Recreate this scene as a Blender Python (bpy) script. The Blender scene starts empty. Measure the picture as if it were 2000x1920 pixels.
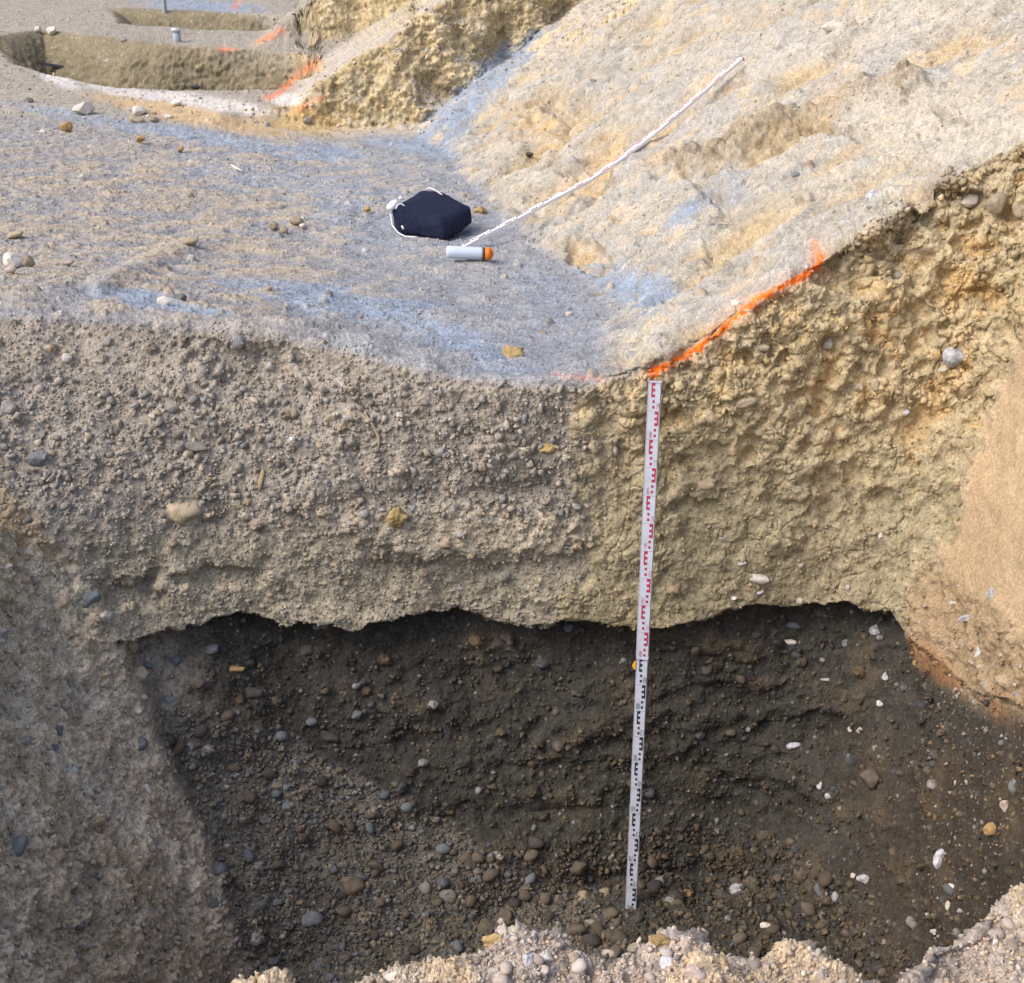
import bpy, bmesh, math, time
import numpy as np
from concurrent.futures import ThreadPoolExecutor
from mathutils import Vector, Matrix
T0 = time.time()
import functools; print = functools.partial(print, flush=True)
F32 = np.float32
# ------------------------------------------------------------------ camera, sky, light
scene = bpy.context.scene
PHI = math.radians(20.0); CH = 3.206; FPX = 2600.0
CP, SP = math.cos(PHI), math.sin(PHI)
cam_d = bpy.data.cameras.new("camera"); cam = bpy.data.objects.new("camera", cam_d)
scene.collection.objects.link(cam)
cam.location = (0, 0, CH); cam.rotation_euler = (math.radians(90) - PHI, 0, 0)
cam_d.sensor_fit = 'HORIZONTAL'; cam_d.sensor_width = 36; cam_d.lens = 36 * FPX / 2000.0
cam_d.clip_start = 0.05; cam_d.clip_end = 500
scene.camera = cam
world = bpy.data.worlds.new("World"); scene.world = world; world.use_nodes = True
wn = world.node_tree.nodes; wl = world.node_tree.links
bg = wn['Background']; bg.inputs['Strength'].default_value = 0.15
sky = wn.new('ShaderNodeTexSky'); sky.sky_type = 'NISHITA'; sky.sun_disc = False
SUN_EL, SUN_AZ = math.radians(46), math.radians(240)      # azimuth clockwise from +Y: from the left
sky.sun_elevation = SUN_EL; sky.sun_rotation = SUN_AZ
sky.air_density = 1.0; sky.dust_density = 4.0; sky.ozone_density = 1.0
wl.new(sky.outputs[0], bg.inputs[0])
sun_d = bpy.data.lights.new("sun", 'SUN'); sun = bpy.data.objects.new("sun", sun_d)
scene.collection.objects.link(sun)
sun_d.energy = 0.95; sun_d.angle = math.radians(28); sun_d.color = (1.0, 0.965, 0.915)
sdir = Vector((math.sin(SUN_AZ) * math.cos(SUN_EL), math.cos(SUN_AZ) * math.cos(SUN_EL), math.sin(SUN_EL)))
sun.rotation_euler = (-sdir).to_track_quat('-Z', 'Y').to_euler(); sun.location = (-4, -4, 9)
scene.view_settings.view_transform = 'Standard'; scene.view_settings.look = 'None'
scene.view_settings.gamma = 1; scene.view_settings.exposure = 0.74
scene.render.resolution_x = 1024; scene.render.resolution_y = 983
try:
    scene.cycles.max_bounces = 5; scene.cycles.diffuse_bounces = 4
except Exception: pass

# ------------------------------------------------------------------ projection helpers
def project(x, y, z):
    Z = y * CP + (CH - z) * SP
    V = y * SP + (z - CH) * CP
    return 1000 + FPX * x / Z, 960 - FPX * V / Z, Z
def at(px, py, Y):
    u = (px - 1000) / FPX; v = (960 - py) / FPX
    dy = CP + v * SP; dz = -SP + v * CP
    k = Y / dy
    return np.array([u * k, Y, CH + dz * k])
def sstep(a, b, x):
    t = np.clip((x - a) / (b - a), 0, 1); return t * t * (3 - 2 * t)

# ------------------------------------------------------------------ numpy noise
POOL = ThreadPoolExecutor(4)
def par(fn, *arrs):
    n = len(arrs[0]); step = 60000
    idx = [slice(i, min(n, i + step)) for i in range(0, n, step)]
    res = list(POOL.map(lambda s: fn(*[a[s] for a in arrs]), idx))
    if isinstance(res[0], tuple):
        return tuple(np.concatenate([r[k] for r in res]) for k in range(len(res[0])))
    return np.concatenate(res)
def _h(ix, iy, iz, seed):
    h = (ix.astype(np.uint32) * np.uint32(374761393)) ^ (iy.astype(np.uint32) * np.uint32(668265263)) ^ (iz.astype(np.uint32) * np.uint32(2246822519)) ^ np.uint32(seed * 97531 + 1013)
    h = (h ^ (h >> np.uint32(15))) * np.uint32(2246822519)
    h = (h ^ (h >> np.uint32(13))) * np.uint32(3266489917)
    return h ^ (h >> np.uint32(16))
def noise(P, scale, seed=0):
    def f(p):
        p = p * F32(scale)
        i = np.floor(p); f_ = p - i; i = i.astype(np.int64)
        w = f_ * f_ * f_ * (f_ * (f_ * 6 - 15) + 10)
        out = 0
        for a in (0, 1):
            wa = w[:, 0] if a else 1 - w[:, 0]
            for b in (0, 1):
                wb = w[:, 1] if b else 1 - w[:, 1]
                for c in (0, 1):
                    wc = w[:, 2] if c else 1 - w[:, 2]
                    h = _h(i[:, 0] + a, i[:, 1] + b, i[:, 2] + c, seed)
                    gx = (h & 255).astype(F32) / 127.5 - 1; gy = ((h >> 8) & 255).astype(F32) / 127.5 - 1; gz = ((h >> 16) & 255).astype(F32) / 127.5 - 1
                    out = out + wa * wb * wc * (gx * (f_[:, 0] - a) + gy * (f_[:, 1] - b) + gz * (f_[:, 2] - c))
        return (out * 1.1).astype(F32)
    return par(f, P)
def fbm(P, scale, octv=3, seed=0, gain=0.5):
    s = 0; a = 1.0
    for k in range(octv):
        s = s + a * noise(P, scale * 2.03 ** k, seed + k); a *= gain
    return s
def voro(P, scale, seed=0):
    """F1, F2 and a random id in 0..1 of the nearest cell"""
    def f(p):
        p = p * F32(scale); base = np.floor(p - 0.5); bi = base.astype(np.int64)
        f1 = np.full(len(p), 9, F32); f2 = np.full(len(p), 9, F32); rid = np.zeros(len(p), F32)
        for a in (0, 1):
            for b in (0, 1):
                for c in (0, 1):
                    h = _h(bi[:, 0] + a, bi[:, 1] + b, bi[:, 2] + c, seed)
                    jx = (h & 1023).astype(F32) / 1023 * .8 + .1; jy = ((h >> 10) & 1023).astype(F32) / 1023 * .8 + .1; jz = ((h >> 20) & 1023).astype(F32) / 1023 * .8 + .1
                    d = np.sqrt((base[:, 0] + a + jx - p[:, 0]) ** 2 + (base[:, 1] + b + jy - p[:, 1]) ** 2 + (base[:, 2] + c + jz - p[:, 2]) ** 2).astype(F32)
                    r = ((_h(bi[:, 0] + a, bi[:, 1] + b, bi[:, 2] + c, seed + 77) & 0xffff).astype(F32)) / 65535
                    near = d < f1
                    f2 = np.where(near, f1, np.minimum(f2, d)); rid = np.where(near, r, rid); f1 = np.where(near, d, f1)
        return f1, f2, rid
    return par(f, P)

# ------------------------------------------------------------------ terrain shape
def lerp_tab(x, tab):
    a = np.array(tab, float); return np.interp(x, a[:, 0], a[:, 1])
def smax(a, b, k):
    h = np.clip(0.5 + 0.5 * (a - b) / k, 0, 1); return b * (1 - h) + a * h + k * h * (1 - h)
FOOT_A = [(3.5, .25), (4.6, .33), (5.8, .47), (6.9, .42), (8.3, .02), (11.2, -.5), (12.5, -.9), (16, -1.9)]
FOOT_B = [(11, -1.75), (13, -2.15), (15, -2.15), (17, -2.1), (20, -2.3), (30, -4)]
FOOT_C = [(15, -3.1), (17, -3.3), (20, -3.6), (24, -4.4), (40, -8)]
def slope(x, y, foot, s, z0):
    fx = lerp_tab(y, foot)
    d = (x - fx) * .94
    return z0 + np.where(d > 0, s * d + .012 * np.minimum(d, 6) ** 2, 1.2 * d)
def base_h(x, y):
    LA = lerp_tab(y, [(0, 1.48), (2.0, 1.48), (2.9, 1.5), (3.4, 1.75), (4.3, 1.93), (4.6, 1.95), (5.4, 1.93), (7, 1.87), (9, 1.95), (12, 2.13), (14, 2.2), (30, 2.6)])
    left = sstep(0.1, -1.9, x) * .2 * sstep(8.5, 4.6, y) * sstep(2.4, 4.2, y)
    LA = LA + left + np.maximum(0, -x - 1.5) * .055 * sstep(3, 8, y)
    # hummock behind the front edge of the ledge and the dip of blue mud
    LA = LA + .05 * np.exp(-((x + .75) / .5) ** 2 - ((y - 4.95) / .25) ** 2) - .06 * np.exp(-((x + .5) / .5) ** 2 - ((y - 5.55) / .25) ** 2)
    SA = slope(x, y, FOOT_A, .60, LA - .02)
    SA = np.where(y < 3.2, LA, SA)
    hA = smax(LA, SA, .10)
    fade = sstep(2.6, 4.3, y); hA = LA * (1 - fade) + hA * fade
    LB = lerp_tab(y, [(12, 2.3), (12.7, 2.36), (13.4, 2.44), (14, 2.47), (15.5, 2.62), (17, 2.74), (19, 2.88), (22, 3.06), (24, 3.17), (30, 3.42), (45, 5), (80, 9)])
    LB = LB + np.maximum(0, -x - 3.5) * .03
    SB = slope(x, y, FOOT_B, .60, LB - .02); hB = smax(LB, SB, .10)
    SC = slope(x, y, FOOT_C, .62, LB - .02); hC = smax(LB, SC, .12)
    P2 = np.stack([x * 1.0, y * 1.0, x * 0], 1).astype(F32)
    wob = noise(P2, .9, 5) * .35 + noise(P2, 2.6, 6) * .14
    # step faces cut across the slope
    yf = 12.55 + .33 * (x + 2.2) + wob + .25 * np.maximum(0, x) 
    wAB = sstep(-.16, .16, y - yf)
    leftsoft = sstep(-2.3, -3.0, x)
    wAB = wAB * (1 - leftsoft) + sstep(11.9, 13.2, y) * leftsoft
    yg = 16.9 + .35 * (x + 3.0) + wob * 1.3
    wBC = sstep(-.2, .2, y - yg) * sstep(-3.5, -2.9, x)
    # the B bench keeps its toe left of the slope, C is cut deeper
    h = hA * (1 - wAB) + hB * wAB
    h = h * (1 - wBC) + hC * wBC
    # far side pits
    for poly, depth in FARPITS:
        d = poly_sd(x, y, poly) + wob * .35
        h = h - depth * sstep(0.0, -.22 - .9 * sstep(-3.6, -5.0, x), d)
    return h
def poly_sd(x, y, poly):
    poly = np.array(poly, float); n = len(poly)
    best = np.full(x.shape, 1e9); inside = np.zeros(x.shape, bool)
    for i in range(n):
        ax, ay = poly[i]; bx, by = poly[(i + 1) % n]
        ex, ey = bx - ax, by - ay
        t = np.clip(((x - ax) * ex + (y - ay) * ey) / (ex * ex + ey * ey), 0, 1)
        best = np.minimum(best, (x - ax - t * ex) ** 2 + (y - ay - t * ey) ** 2)
        c = ((ay > y) != (by > y)) & (x < ex * (y - ay) / (ey + 1e-12) + ax)
        inside ^= c
    d = np.sqrt(best); return np.where(inside, -d, d)
FARPITS = [([(-3.9, 13.65), (-3.1, 13.55), (-2.3, 13.6), (-1.95, 14.6), (-2.3, 16.3), (-3.0, 16.8), (-4.2, 17.3), (-6.2, 18.6), (-6.6, 17.4), (-5.4, 15.0)], 1.3),
           ([(-5.6, 19.9), (-4.4, 19.4), (-3.5, 19.3), (-3.0, 20.4), (-3.4, 22.2), (-4.6, 22.8), (-6.6, 23.0)], 1.2)]
# the main pit: its outline at several heights
PC = (0.1, 3.35)
LEV = [
 (-.02, [(-.95, 3.75), (-.6, 3.98), (-.1, 4.2), (.4, 4.36), (.9, 4.38), (1.15, 4.2), (1.28, 3.8), (1.28, 3.0), (1.0, 2.55), (0, 2.4), (-.8, 2.55), (-1.05, 3.1)]),
 (.22, [(-1.1, 3.75), (-.85, 4.16), (-.35, 4.33), (.4, 4.44), (.95, 4.47), (1.27, 4.27), (1.4, 3.8), (1.38, 3.0), (1.08, 2.45), (0, 2.3), (-.9, 2.42), (-1.2, 3.0)]),
 (.5, [(-1.28, 3.65), (-1.13, 4.18), (-.75, 4.42), (-.3, 4.47), (.5, 4.5), (1.05, 4.52), (1.38, 4.33), (1.48, 3.8), (1.46, 3.0), (1.13, 2.35), (0, 2.22), (-1.0, 2.3), (-1.35, 2.9)]),
 (1.1, [(-1.60, 3.6), (-1.52, 4.2), (-1.1, 4.5), (-.4, 4.53), (.5, 4.53), (1.2, 4.57), (1.5, 4.42), (1.58, 3.9), (1.58, 3.2), (1.25, 2.4), (0, 2.12), (-1, 2.2), (-1.6, 2.8)]),
 (1.55, [(-1.80, 3.6), (-1.76, 4.3), (-1.15, 4.61), (-.5, 4.60), (.2, 4.57), (.7, 4.58), (1.3, 4.64), (1.6, 4.5), (1.65, 3.9), (1.66, 3.2), (1.36, 2.40), (0.7, 2.13), (0, 2.06), (-1.2, 2.15), (-1.85, 2.75)]),
 (1.95, [(-2.2, 3.6), (-2.1, 4.55), (-1.15, 4.78), (-.5, 4.74), (.0, 4.64), (.4, 4.63), (1.0, 4.66), (1.5, 4.72), (1.72, 4.55), (1.72, 3.9), (1.73, 3.2), (1.5, 2.3), (0, 1.98), (-1.2, 2.05), (-2.2, 2.7)]),
 (2.25, [(-2.7, 3.5), (-2.5, 4.8), (-1.15, 4.95), (-.5, 4.86), (.3, 4.70), (1.0, 4.70), (1.5, 4.78), (1.78, 4.62), (1.77, 3.9), (1.78, 3.2), (1.6, 2.2), (0, 1.9), (-1.4, 1.95), (-2.6, 2.5)]),
 (3.6, [(-4, 3.3), (-3.6, 5.2), (-1.15, 5.5), (.3, 5.2), (1.0, 5.1), (1.6, 5.25), (2.1, 4.9), (2.0, 3.9), (2.0, 3.2), (1.9, 2.0), (0, 1.6), (-1.6, 1.7), (-3.6, 2.2)])]
def closed_spline(pts, m=24):
    p = np.array(pts, float); n = len(p); out = []
    t = np.linspace(0, 1, m, endpoint=False)[:, None]
    for i in range(n):
        a, b, c, d = p[i - 1], p[i], p[(i + 1) % n], p[(i + 2) % n]
        out.append(.5 * (2 * b + (c - a) * t + (2 * a - 5 * b + 4 * c - d) * t * t + (3 * b - a - 3 * c + d) * t ** 3))
    return np.concatenate(out)
LEV = [(z, [((x, y - .5) if y < 2.65 else ((x, y + .05) if (y > 4.3 and -.5 < x < 1.3 and z < 1.7) else (x, y))) for x, y in p]) for z, p in LEV]
RIMP = [(-400, 2120), (300, 2010), (420, 1955), (500, 1916), (590, 1912), (735, 1888), (820, 1898), (900, 1888), (935, 1869), (960, 1833), (1080, 1828), (1130, 1847), (1205, 1852), (1245, 1828), (1316, 1823), (1367, 1838), (1450, 1858), (1560, 1864), (1620, 1897), (1715, 1908), (1790, 1880), (1812, 1828), (1867, 1808), (1940, 1767), (2000, 1737), (2300, 1560)]
_r = np.array([at(a, b + (4 if a < 1500 or a > 1800 else -12), 1.0) for a, b in RIMP]); _k = (CH - 1.49) / (CH - _r[:, 2]); RIMA = _r[:, 0]; RIMY = _k
THS = np.linspace(-math.pi, math.pi, 721)
RT = []
for zl, pts in LEV:
    q = closed_spline(pts) - np.array(PC); th = np.arctan2(q[:, 1], q[:, 0]); r = np.hypot(q[:, 0], q[:, 1])
    o = np.argsort(th); th, r = th[o], r[o]
    RT.append(np.interp(THS, np.concatenate([th - 2 * math.pi, th, th + 2 * math.pi]), np.tile(r, 3)))
ZL = np.array([l[0] for l in LEV]); RT = np.array(RT)
for k in range(1, len(RT)): RT[k] = np.maximum(RT[k], RT[k - 1] + .01)
def pit_z(x, y):
    dx, dy = x - PC[0], y - PC[1]
    th = np.arctan2(dy, dx); rho = np.hypot(dx, dy)
    R = [np.interp(th, THS, RT[k]) for k in range(len(ZL))]
    z = np.full(x.shape, ZL[0]); 
    for k in range(len(ZL) - 1):
        t = np.clip((rho - R[k]) / (R[k + 1] - R[k]), 0, 1)
        z = z + t * (ZL[k + 1] - ZL[k])
    z = np.where(rho > R[-1], z + (rho - R[-1]) * 3, z)
    zn = 1.49 - (y - np.interp(x / y, RIMA, RIMY)) * 3.2
    z = np.where(y < 3.1, np.maximum(z, zn), z)
    return z
def hgt(x, y):
    b = base_h(x, y); p = pit_z(x, y)
    k = .03; h = np.clip(.5 + .5 * (p - b) / k, 0, 1)
    return p * (1 - h) + b * h - k * h * (1 - h), b, p

# ------------------------------------------------------------------ the fan-shaped ground grid
NDC = 1330
a_d = np.linspace(-.5, .5, NDC)
g = .5 + np.cumsum(np.geomspace(.0012, .14, 42)); a_all = np.concatenate([-g[::-1], a_d, g])
NC = len(a_all)
SECT = [(.25, 3.0, 330, 600), (3.0, 5.6, 820, 1500), (5.6, 11.7, 440, 1100), (11.7, 75, 330, 1700)]
def col_rows(cs):
    outs = []
    for (y0, y1, nr, ns) in SECT:
        ys = np.linspace(y0, y1, ns) if y1 < 8 else np.geomspace(y0, y1, ns)
        a = a_all[cs][:, None]; yy = np.repeat(ys[None], len(cs), 0); x = a * yy
        z = hgt(x.ravel(), yy.ravel())[0].reshape(x.shape)
        px, py, Z = project(x, yy, z)
        dpy = -(np.diff(py, axis=1)); ds = np.hypot(np.diff(yy, axis=1), np.diff(z, axis=1)) * FPX / Z[:, 1:]
        w = np.where(dpy > 0, dpy, -.15 * dpy) + .06 * ds
        w = w * np.where((py[:, 1:] > 2150) | (py[:, 1:] < -150), .15, 1)
        s = np.concatenate([np.zeros((len(cs), 1)), np.cumsum(w, 1)], 1)
        last = y1 > 70
        q = np.linspace(0, 1, nr + (1 if last else 0), endpoint=last)
        outs.append(np.stack([np.interp(q * s[k, -1], s[k], ys) for k in range(len(cs))]))
    return np.concatenate(outs, 1)
P3 = ThreadPoolExecutor(4)
Yg = np.concatenate(list(P3.map(col_rows, np.array_split(np.arange(NC), 96))))
NR = Yg.shape[1]
for _ in range(3):
    Yp = np.pad(Yg, ((1, 1), (0, 0)), mode='edge'); Yg = (Yp[:-2] + 2 * Yp[1:-1] + Yp[2:]) / 4
Xg = a_all[:, None] * Yg
X, Y = Xg.ravel(), Yg.ravel()
def hg(x, y):
    return hgt(x, y)
sl_ = np.array_split(np.arange(len(X)), 24); rr_ = list(P3.map(lambda s: hg(X[s], Y[s]), sl_)); Zg, Bg, Pg = [np.concatenate([r[k] for r in rr_]) for k in range(3)]
print('base', time.time() - T0)
pos = np.stack([X, Y, Zg], 1)
def grid_normals(p):
    q = p.reshape(NC, NR, 3)
    du = np.empty_like(q); dv = np.empty_like(q)
    du[1:-1] = q[2:] - q[:-2]; du[0] = q[1] - q[0]; du[-1] = q[-1] - q[-2]
    dv[:, 1:-1] = q[:, 2:] - q[:, :-2]; dv[:, 0] = q[:, 1] - q[:, 0]; dv[:, -1] = q[:, -1] - q[:, -2]
    n = np.cross(du, dv).reshape(-1, 3); n /= (np.linalg.norm(n, axis=1)[:, None] + 1e-12)
    return n
def zones():
    global px, py, Zc, N0, Pf, inpit, floor_m, steep, n_lo, n_md, n_hi, jag, below, lw, rw, rstony, dark, halo, talus, ochre, near, far, slopeA, ledge, backwall, front, footx, smooth_w, LIP, LW, RW, OB, lipy
    N0 = grid_normals(pos)
    px, py, Zc = project(pos[:, 0], pos[:, 1], pos[:, 2])
    inpit = sstep(.0, -.05, Pg - Bg)                      # 1 inside the main pit
    floor_m = sstep(.25, .02, Zg) * inpit
    steep = sstep(.75, .45, N0[:, 2])
    Pf = pos.astype(F32)
    # ------------------------------------------------------------------ zones (where each earth lies)
    n_lo = fbm(Pf, 1.6, 3, 11); n_md = fbm(Pf, 5.0, 3, 21); n_hi = fbm(Pf, 17.0, 3, 31)
    LIP = [(-300, 1300), (150, 1290), (240, 1262), (300, 1235), (400, 1215), (480, 1190), (560, 1222), (700, 1236), (780, 1215), (830, 1195), (900, 1192), (960, 1213), (1030, 1230), (1150, 1212), (1250, 1238), (1330, 1226), (1400, 1208), (1450, 1188), (1530, 1178), (1650, 1186), (1740, 1200), (1790, 1262), (1900, 1345), (2000, 1375), (2300, 1450)]
    lipy = lerp_tab(px, LIP)
    jag = n_hi * 16 + n_md * 26
    below = py - lipy + jag * .7                            # >0 : below the contact with the dark gravel
    front = (Y < 3.0)                                      # near side of the pit
    backwall = inpit * (Y > 3.3)
    # left smeared side wall
    LW = [(560, -100), (930, -10), (1000, 60), (1100, 150), (1200, 215), (1280, 252), (1400, 300), (1520, 345), (1650, 400), (1760, 440), (1900, 500), (2200, 600)]
    lw = sstep(25, -25, px - lerp_tab(py, LW) + jag) * inpit * (py > 850)
    # right sandy side wall
    RW = [(500, 2080), (700, 1965), (800, 1935), (900, 1905), (1000, 1868), (1060, 1845), (1130, 1800), (1200, 1765), (1400, 1800), (1600, 1800)]
    rw = sstep(-20, 20, px - lerp_tab(py, RW) + jag * 1.3) * inpit * sstep(420, 520, py)
    dark = sstep(-4, 5, below) * backwall * (1 - lw)
    halo = 1 - .75 * sstep(470, 300, px + n_md * 60 - (py - 1250) * .12) * (py > 1200)
    # transition: right wall keeps its sand lower down
    talus = sstep(20, -20, px - lerp_tab(py, [(1150, 250), (1300, 330), (1400, 480), (1500, 640), (1600, 840), (1700, 1000), (1760, 1150), (1900, 1300)]) + jag * 2) * sstep(1330, 1480, py) * inpit * (1 - lw) * (~front)
    # ochre loam on the right half of the wall
    OB = [(600, 1270), (735, 1190), (800, 1160), (880, 1190), (1000, 1175), (1100, 1150), (1200, 1120), (1300, 1100)]
    ochre = sstep(-45, 45, px - lerp_tab(py, OB) + jag * 2.2 + n_lo * 110) * inpit * (~front)
    near = (Y < 2.9).astype(float) * (1 - inpit * sstep(1.45, 1.25, Zg))
    far = sstep(11.6, 12.6, Y)
    # slope on the right, outside the pit
    footx = lerp_tab(Y, FOOT_A)
    slopeA = sstep(-.06, .10, X - footx + n_md * .10) * (1 - inpit) * (Y > 3.3) * (Y < 16)
    ledge = (1 - inpit) * (1 - slopeA) * (Y > 3.3) * (1 - far)
zones()
def lin(c):
    c = np.array(c, float) / 255.0
    return np.where(c <= .04045, c / 12.92, ((c + .055) / 1.055) ** 2.4)
def mixc(c, m, col):
    m = np.clip(m, 0, 1)[:, None]; return c * (1 - m) + np.asarray(col)[None] * m
def lineseg(pxx, pyy, pts):
    """distance (px) to a polyline and the parameter along it"""
    best = np.full(pxx.shape, 1e9); tt = np.zeros(pxx.shape)
    n = len(pts) - 1
    for i in range(n):
        (ax, ay), (bx, by) = pts[i], pts[i + 1]; ex, ey = bx - ax, by - ay
        t = np.clip(((pxx - ax) * ex + (pyy - ay) * ey) / (ex * ex + ey * ey), 0, 1)
        d = np.hypot(pxx - ax - t * ex, pyy - ay - t * ey)
        m = d < best; best = np.where(m, d, best); tt = np.where(m, (i + t) / n, tt)
    return best, tt
def splat(cx, cy, rx, ry, ang=0, nz=.45):
    c, s = math.cos(math.radians(ang)), math.sin(math.radians(ang))
    u = ((px - cx) * c + (py - cy) * s) / rx; v = (-(px - cx) * s + (py - cy) * c) / ry
    d = np.sqrt(u * u + v * v) + n_md * nz + n_hi * nz * .8
    return sstep(1.15, .55, d)

# ------------------------------------------------------------------ displacement
# ---- stage one: the large relief, applied first so that the fine texture is not stretched over it
onwall = inpit * (~front) * (1 - lw) * (1 - rw) * (1 - dark)
def soft(cx, cy, rx, ry, ang=0):
    c, s = math.cos(math.radians(ang)), math.sin(math.radians(ang))
    u = ((px - cx) * c + (py - cy) * s) / rx; v = (-(px - cx) * s + (py - cy) * c) / ry
    return sstep(1.2, .5, np.sqrt(u * u + v * v) + n_md * .35 + n_lo * .3)
hol = soft(1080, 240, 90, 60, -30) + soft(1170, 330, 80, 45, -40) + soft(1150, 500, 60, 30, 20) + .8 * soft(1870, 410, 90, 45, 10) + (.9 * soft(1640, 520, 110, 60, 20) + .7 * soft(1730, 480, 60, 70, 0)) * inpit
ridge, rt_ = lineseg(px + n_md * 25, py + n_md * 10, [(1330, 330), (1450, 300), (1560, 250), (1700, 190), (1800, 175)])
ridge2, _ = lineseg(px + n_md * 20, py + n_md * 10, [(1560, 250), (1700, 262), (1800, 215), (1875, 235), (1850, 262), (1700, 330), (1590, 380)])
ridge3, _ = lineseg(px + n_md * 30, py + n_md * 10, [(1000, 330), (1090, 285), (1110, 230), (1060, 190)])
ridge4, _ = lineseg(px + n_md * 30, py + n_md * 10, [(960, 400), (1120, 425), (1160, 370), (1330, 330), (1420, 420), (1380, 500)])
n_rs = .5 - np.abs(fbm(Pf * np.array([1, 1.6, 1], F32), 1.5, 3, 17)) * 2
n_rg = .5 - np.abs(fbm(Pf, 6.5, 3, 15)) * 2
sv0 = np.stack([(Pf[:, 1] * .80 - Pf[:, 0] * .60) + .02 * n_md, (Pf[:, 0] * .8 + Pf[:, 1] * .6) * .16, Pf[:, 2] * .1], 1).astype(F32)
lv0 = np.stack([Pf[:, 1] + Pf[:, 2] * .06, Pf[:, 0] * .10 - Pf[:, 2] * .10, Pf[:, 1] * .1], 1).astype(F32)
M1 = .045 * n_lo * (inpit * .8 + .35) * (1 - .6 * rw) + .010 * n_md * (.55 + .9 * inpit) * (1 - .7 * rw)
M1 = M1 + far * steep * (1 - .75 * sstep(15, 16, Y)) * (.10 * n_lo + .06 * n_md)
M1 = M1 + slopeA * (.08 * n_rs - sstep(.25, .75, hol) * .06 * (1 - .5 * n_md) + sstep(34, 0, ridge) * .07 * (1 + n_md) + .022 * noise(sv0, 7, 73))
M1 = M1 - slopeA * (sstep(12, 0, ridge2) * .05 + (sstep(16, 0, ridge3) + sstep(13, 0, ridge4) * .8) * .05)
M1 = M1 - (1 - slopeA) * sstep(.25, .75, hol) * .05
M1 = M1 + .042 * n_rg * onwall * ochre * sstep(1150, 800, py)
M1 = M1 - (.05 * splat(480, 715, 120, 45, 5) + .05 * splat(250, 1160, 70, 30, 0) + .03 * splat(420, 1130, 110, 22, 0)) * inpit + .05 * splat(900, 1040, 260, 60, 0) * onwall
M1 = M1 + near * (.045 * n_lo + .03 * n_md + .030 * np.exp(-((px - 1000) / 90) ** 2) * (Y > 1.9))
M1 = M1 + lw * (.016 * noise(lv0, 9, 71) + .010 * noise(lv0, 22, 72)) + ledge * (.012 * n_md + .03 * sstep(26, 0, lineseg(px + n_md * 20, py, [(190, 560), (330, 500), (450, 462), (570, 445), (680, 425)])[0]))
pos = pos + N0 * M1[:, None]
zones()
D = np.zeros(len(pos), F32)
onwall = inpit * (~front) * (1 - lw) * (1 - rw) * (1 - dark)
gravelly = np.clip(ledge * .22 + onwall * (1 - ochre) + near + talus + floor_m, 0, 1)
clumpy = np.clip(onwall * ochre * (.25 + .75 * sstep(980, 700, py + n_lo * 200)) * sstep(1260, 1000, py) + .7 * near, 0, 1)
rstony = rw * sstep(-15, 25, py - (1085 + (px - 1820) * .85) + jag * 1.5) * sstep(50, 5, below)
smooth_w = rw * (1 - sstep(-10, 10, below))
farface = far * steep
D += .009 * n_md * (.55 + .9 * inpit + clumpy) * (1 - .7 * rw)
D += .0075 * n_hi * (.7 + .9 * inpit + clumpy) * (1 - .65 * rw)
n_f = noise(Pf, 60.0, 41) + .5 * noise(Pf, 122.0, 42) * np.clip(5.2 / Y, 0, 1) ** 2 + .25 * noise(Pf, 247.0, 43) * sstep(6.0, 4.5, Y)
D += .0028 * n_f * (1 - .75 * rw) + ((ledge * sstep(900, 300, px) * .008 + slopeA * .006) * n_hi + (ledge + slopeA) * .0028 * n_f).astype(F32)
D += (farface * .03 * n_hi).astype(F32)
# clods of loam
zm = sstep(-.15, .25, fbm(Pf, 2.3, 2, 97))
crumb = sstep(-.18, .30, fbm(Pf, 3.1, 2, 95) + .35 * n_md)
smoothp = np.clip(splat(1640, 1010, 150, 70, 5) + splat(1850, 900, 50, 160, 12) + splat(1560, 920, 80, 30, 0) * .8 + splat(1380, 880, 70, 40, 0) * .5 + splat(660, 1185, 60, 34, 0), 0, 1) * onwall
crumb = crumb * (1 - .85 * smoothp)
f1, f2, rid = voro(Pf + .05 * np.stack([n_md, n_hi, n_lo], 1).astype(F32), 9.0, 3)
D += (clumpy * (.10 + .60 * crumb) + .25 * farface) * (.052 * (rid - .45) + .005 * np.clip(f2 - f1, 0, .35) / .35) * .9
f1b, f2b, ridb = voro(Pf + .012 * np.stack([n_hi, n_f, n_md], 1).astype(F32), 24.0, 4)
D += np.clip(clumpy * (.1 + 1.1 * crumb) * (.15 + .85 * zm) + .3 * onwall * (1 - smoothp) + .25 * slopeA * sstep(.1, .4, n_lo) + .3 * farface, 0, 1) * (.007 * (ridb - .4) + .002 * np.clip(f2b - f1b, 0, .3) / .3)
f1c, f2c, ridc = voro(Pf + .008 * np.stack([n_f, n_md, n_hi], 1).astype(F32), 47.0, 8)
D += clumpy * (1 - zm) * (1 - .8 * smoothp) * (.007 * (ridc - .4) + .0 * np.clip(f2c - f1c, 0, .3) / .3)
crack = sstep(.06, .0, f2b - f1b) * clumpy * sstep(-.05, .15, n_md) + .8 * sstep(.05, .0, f2 - f1) * onwall * ochre * sstep(.0, .2, n_md + n_lo) 
D -= crack * .010
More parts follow.
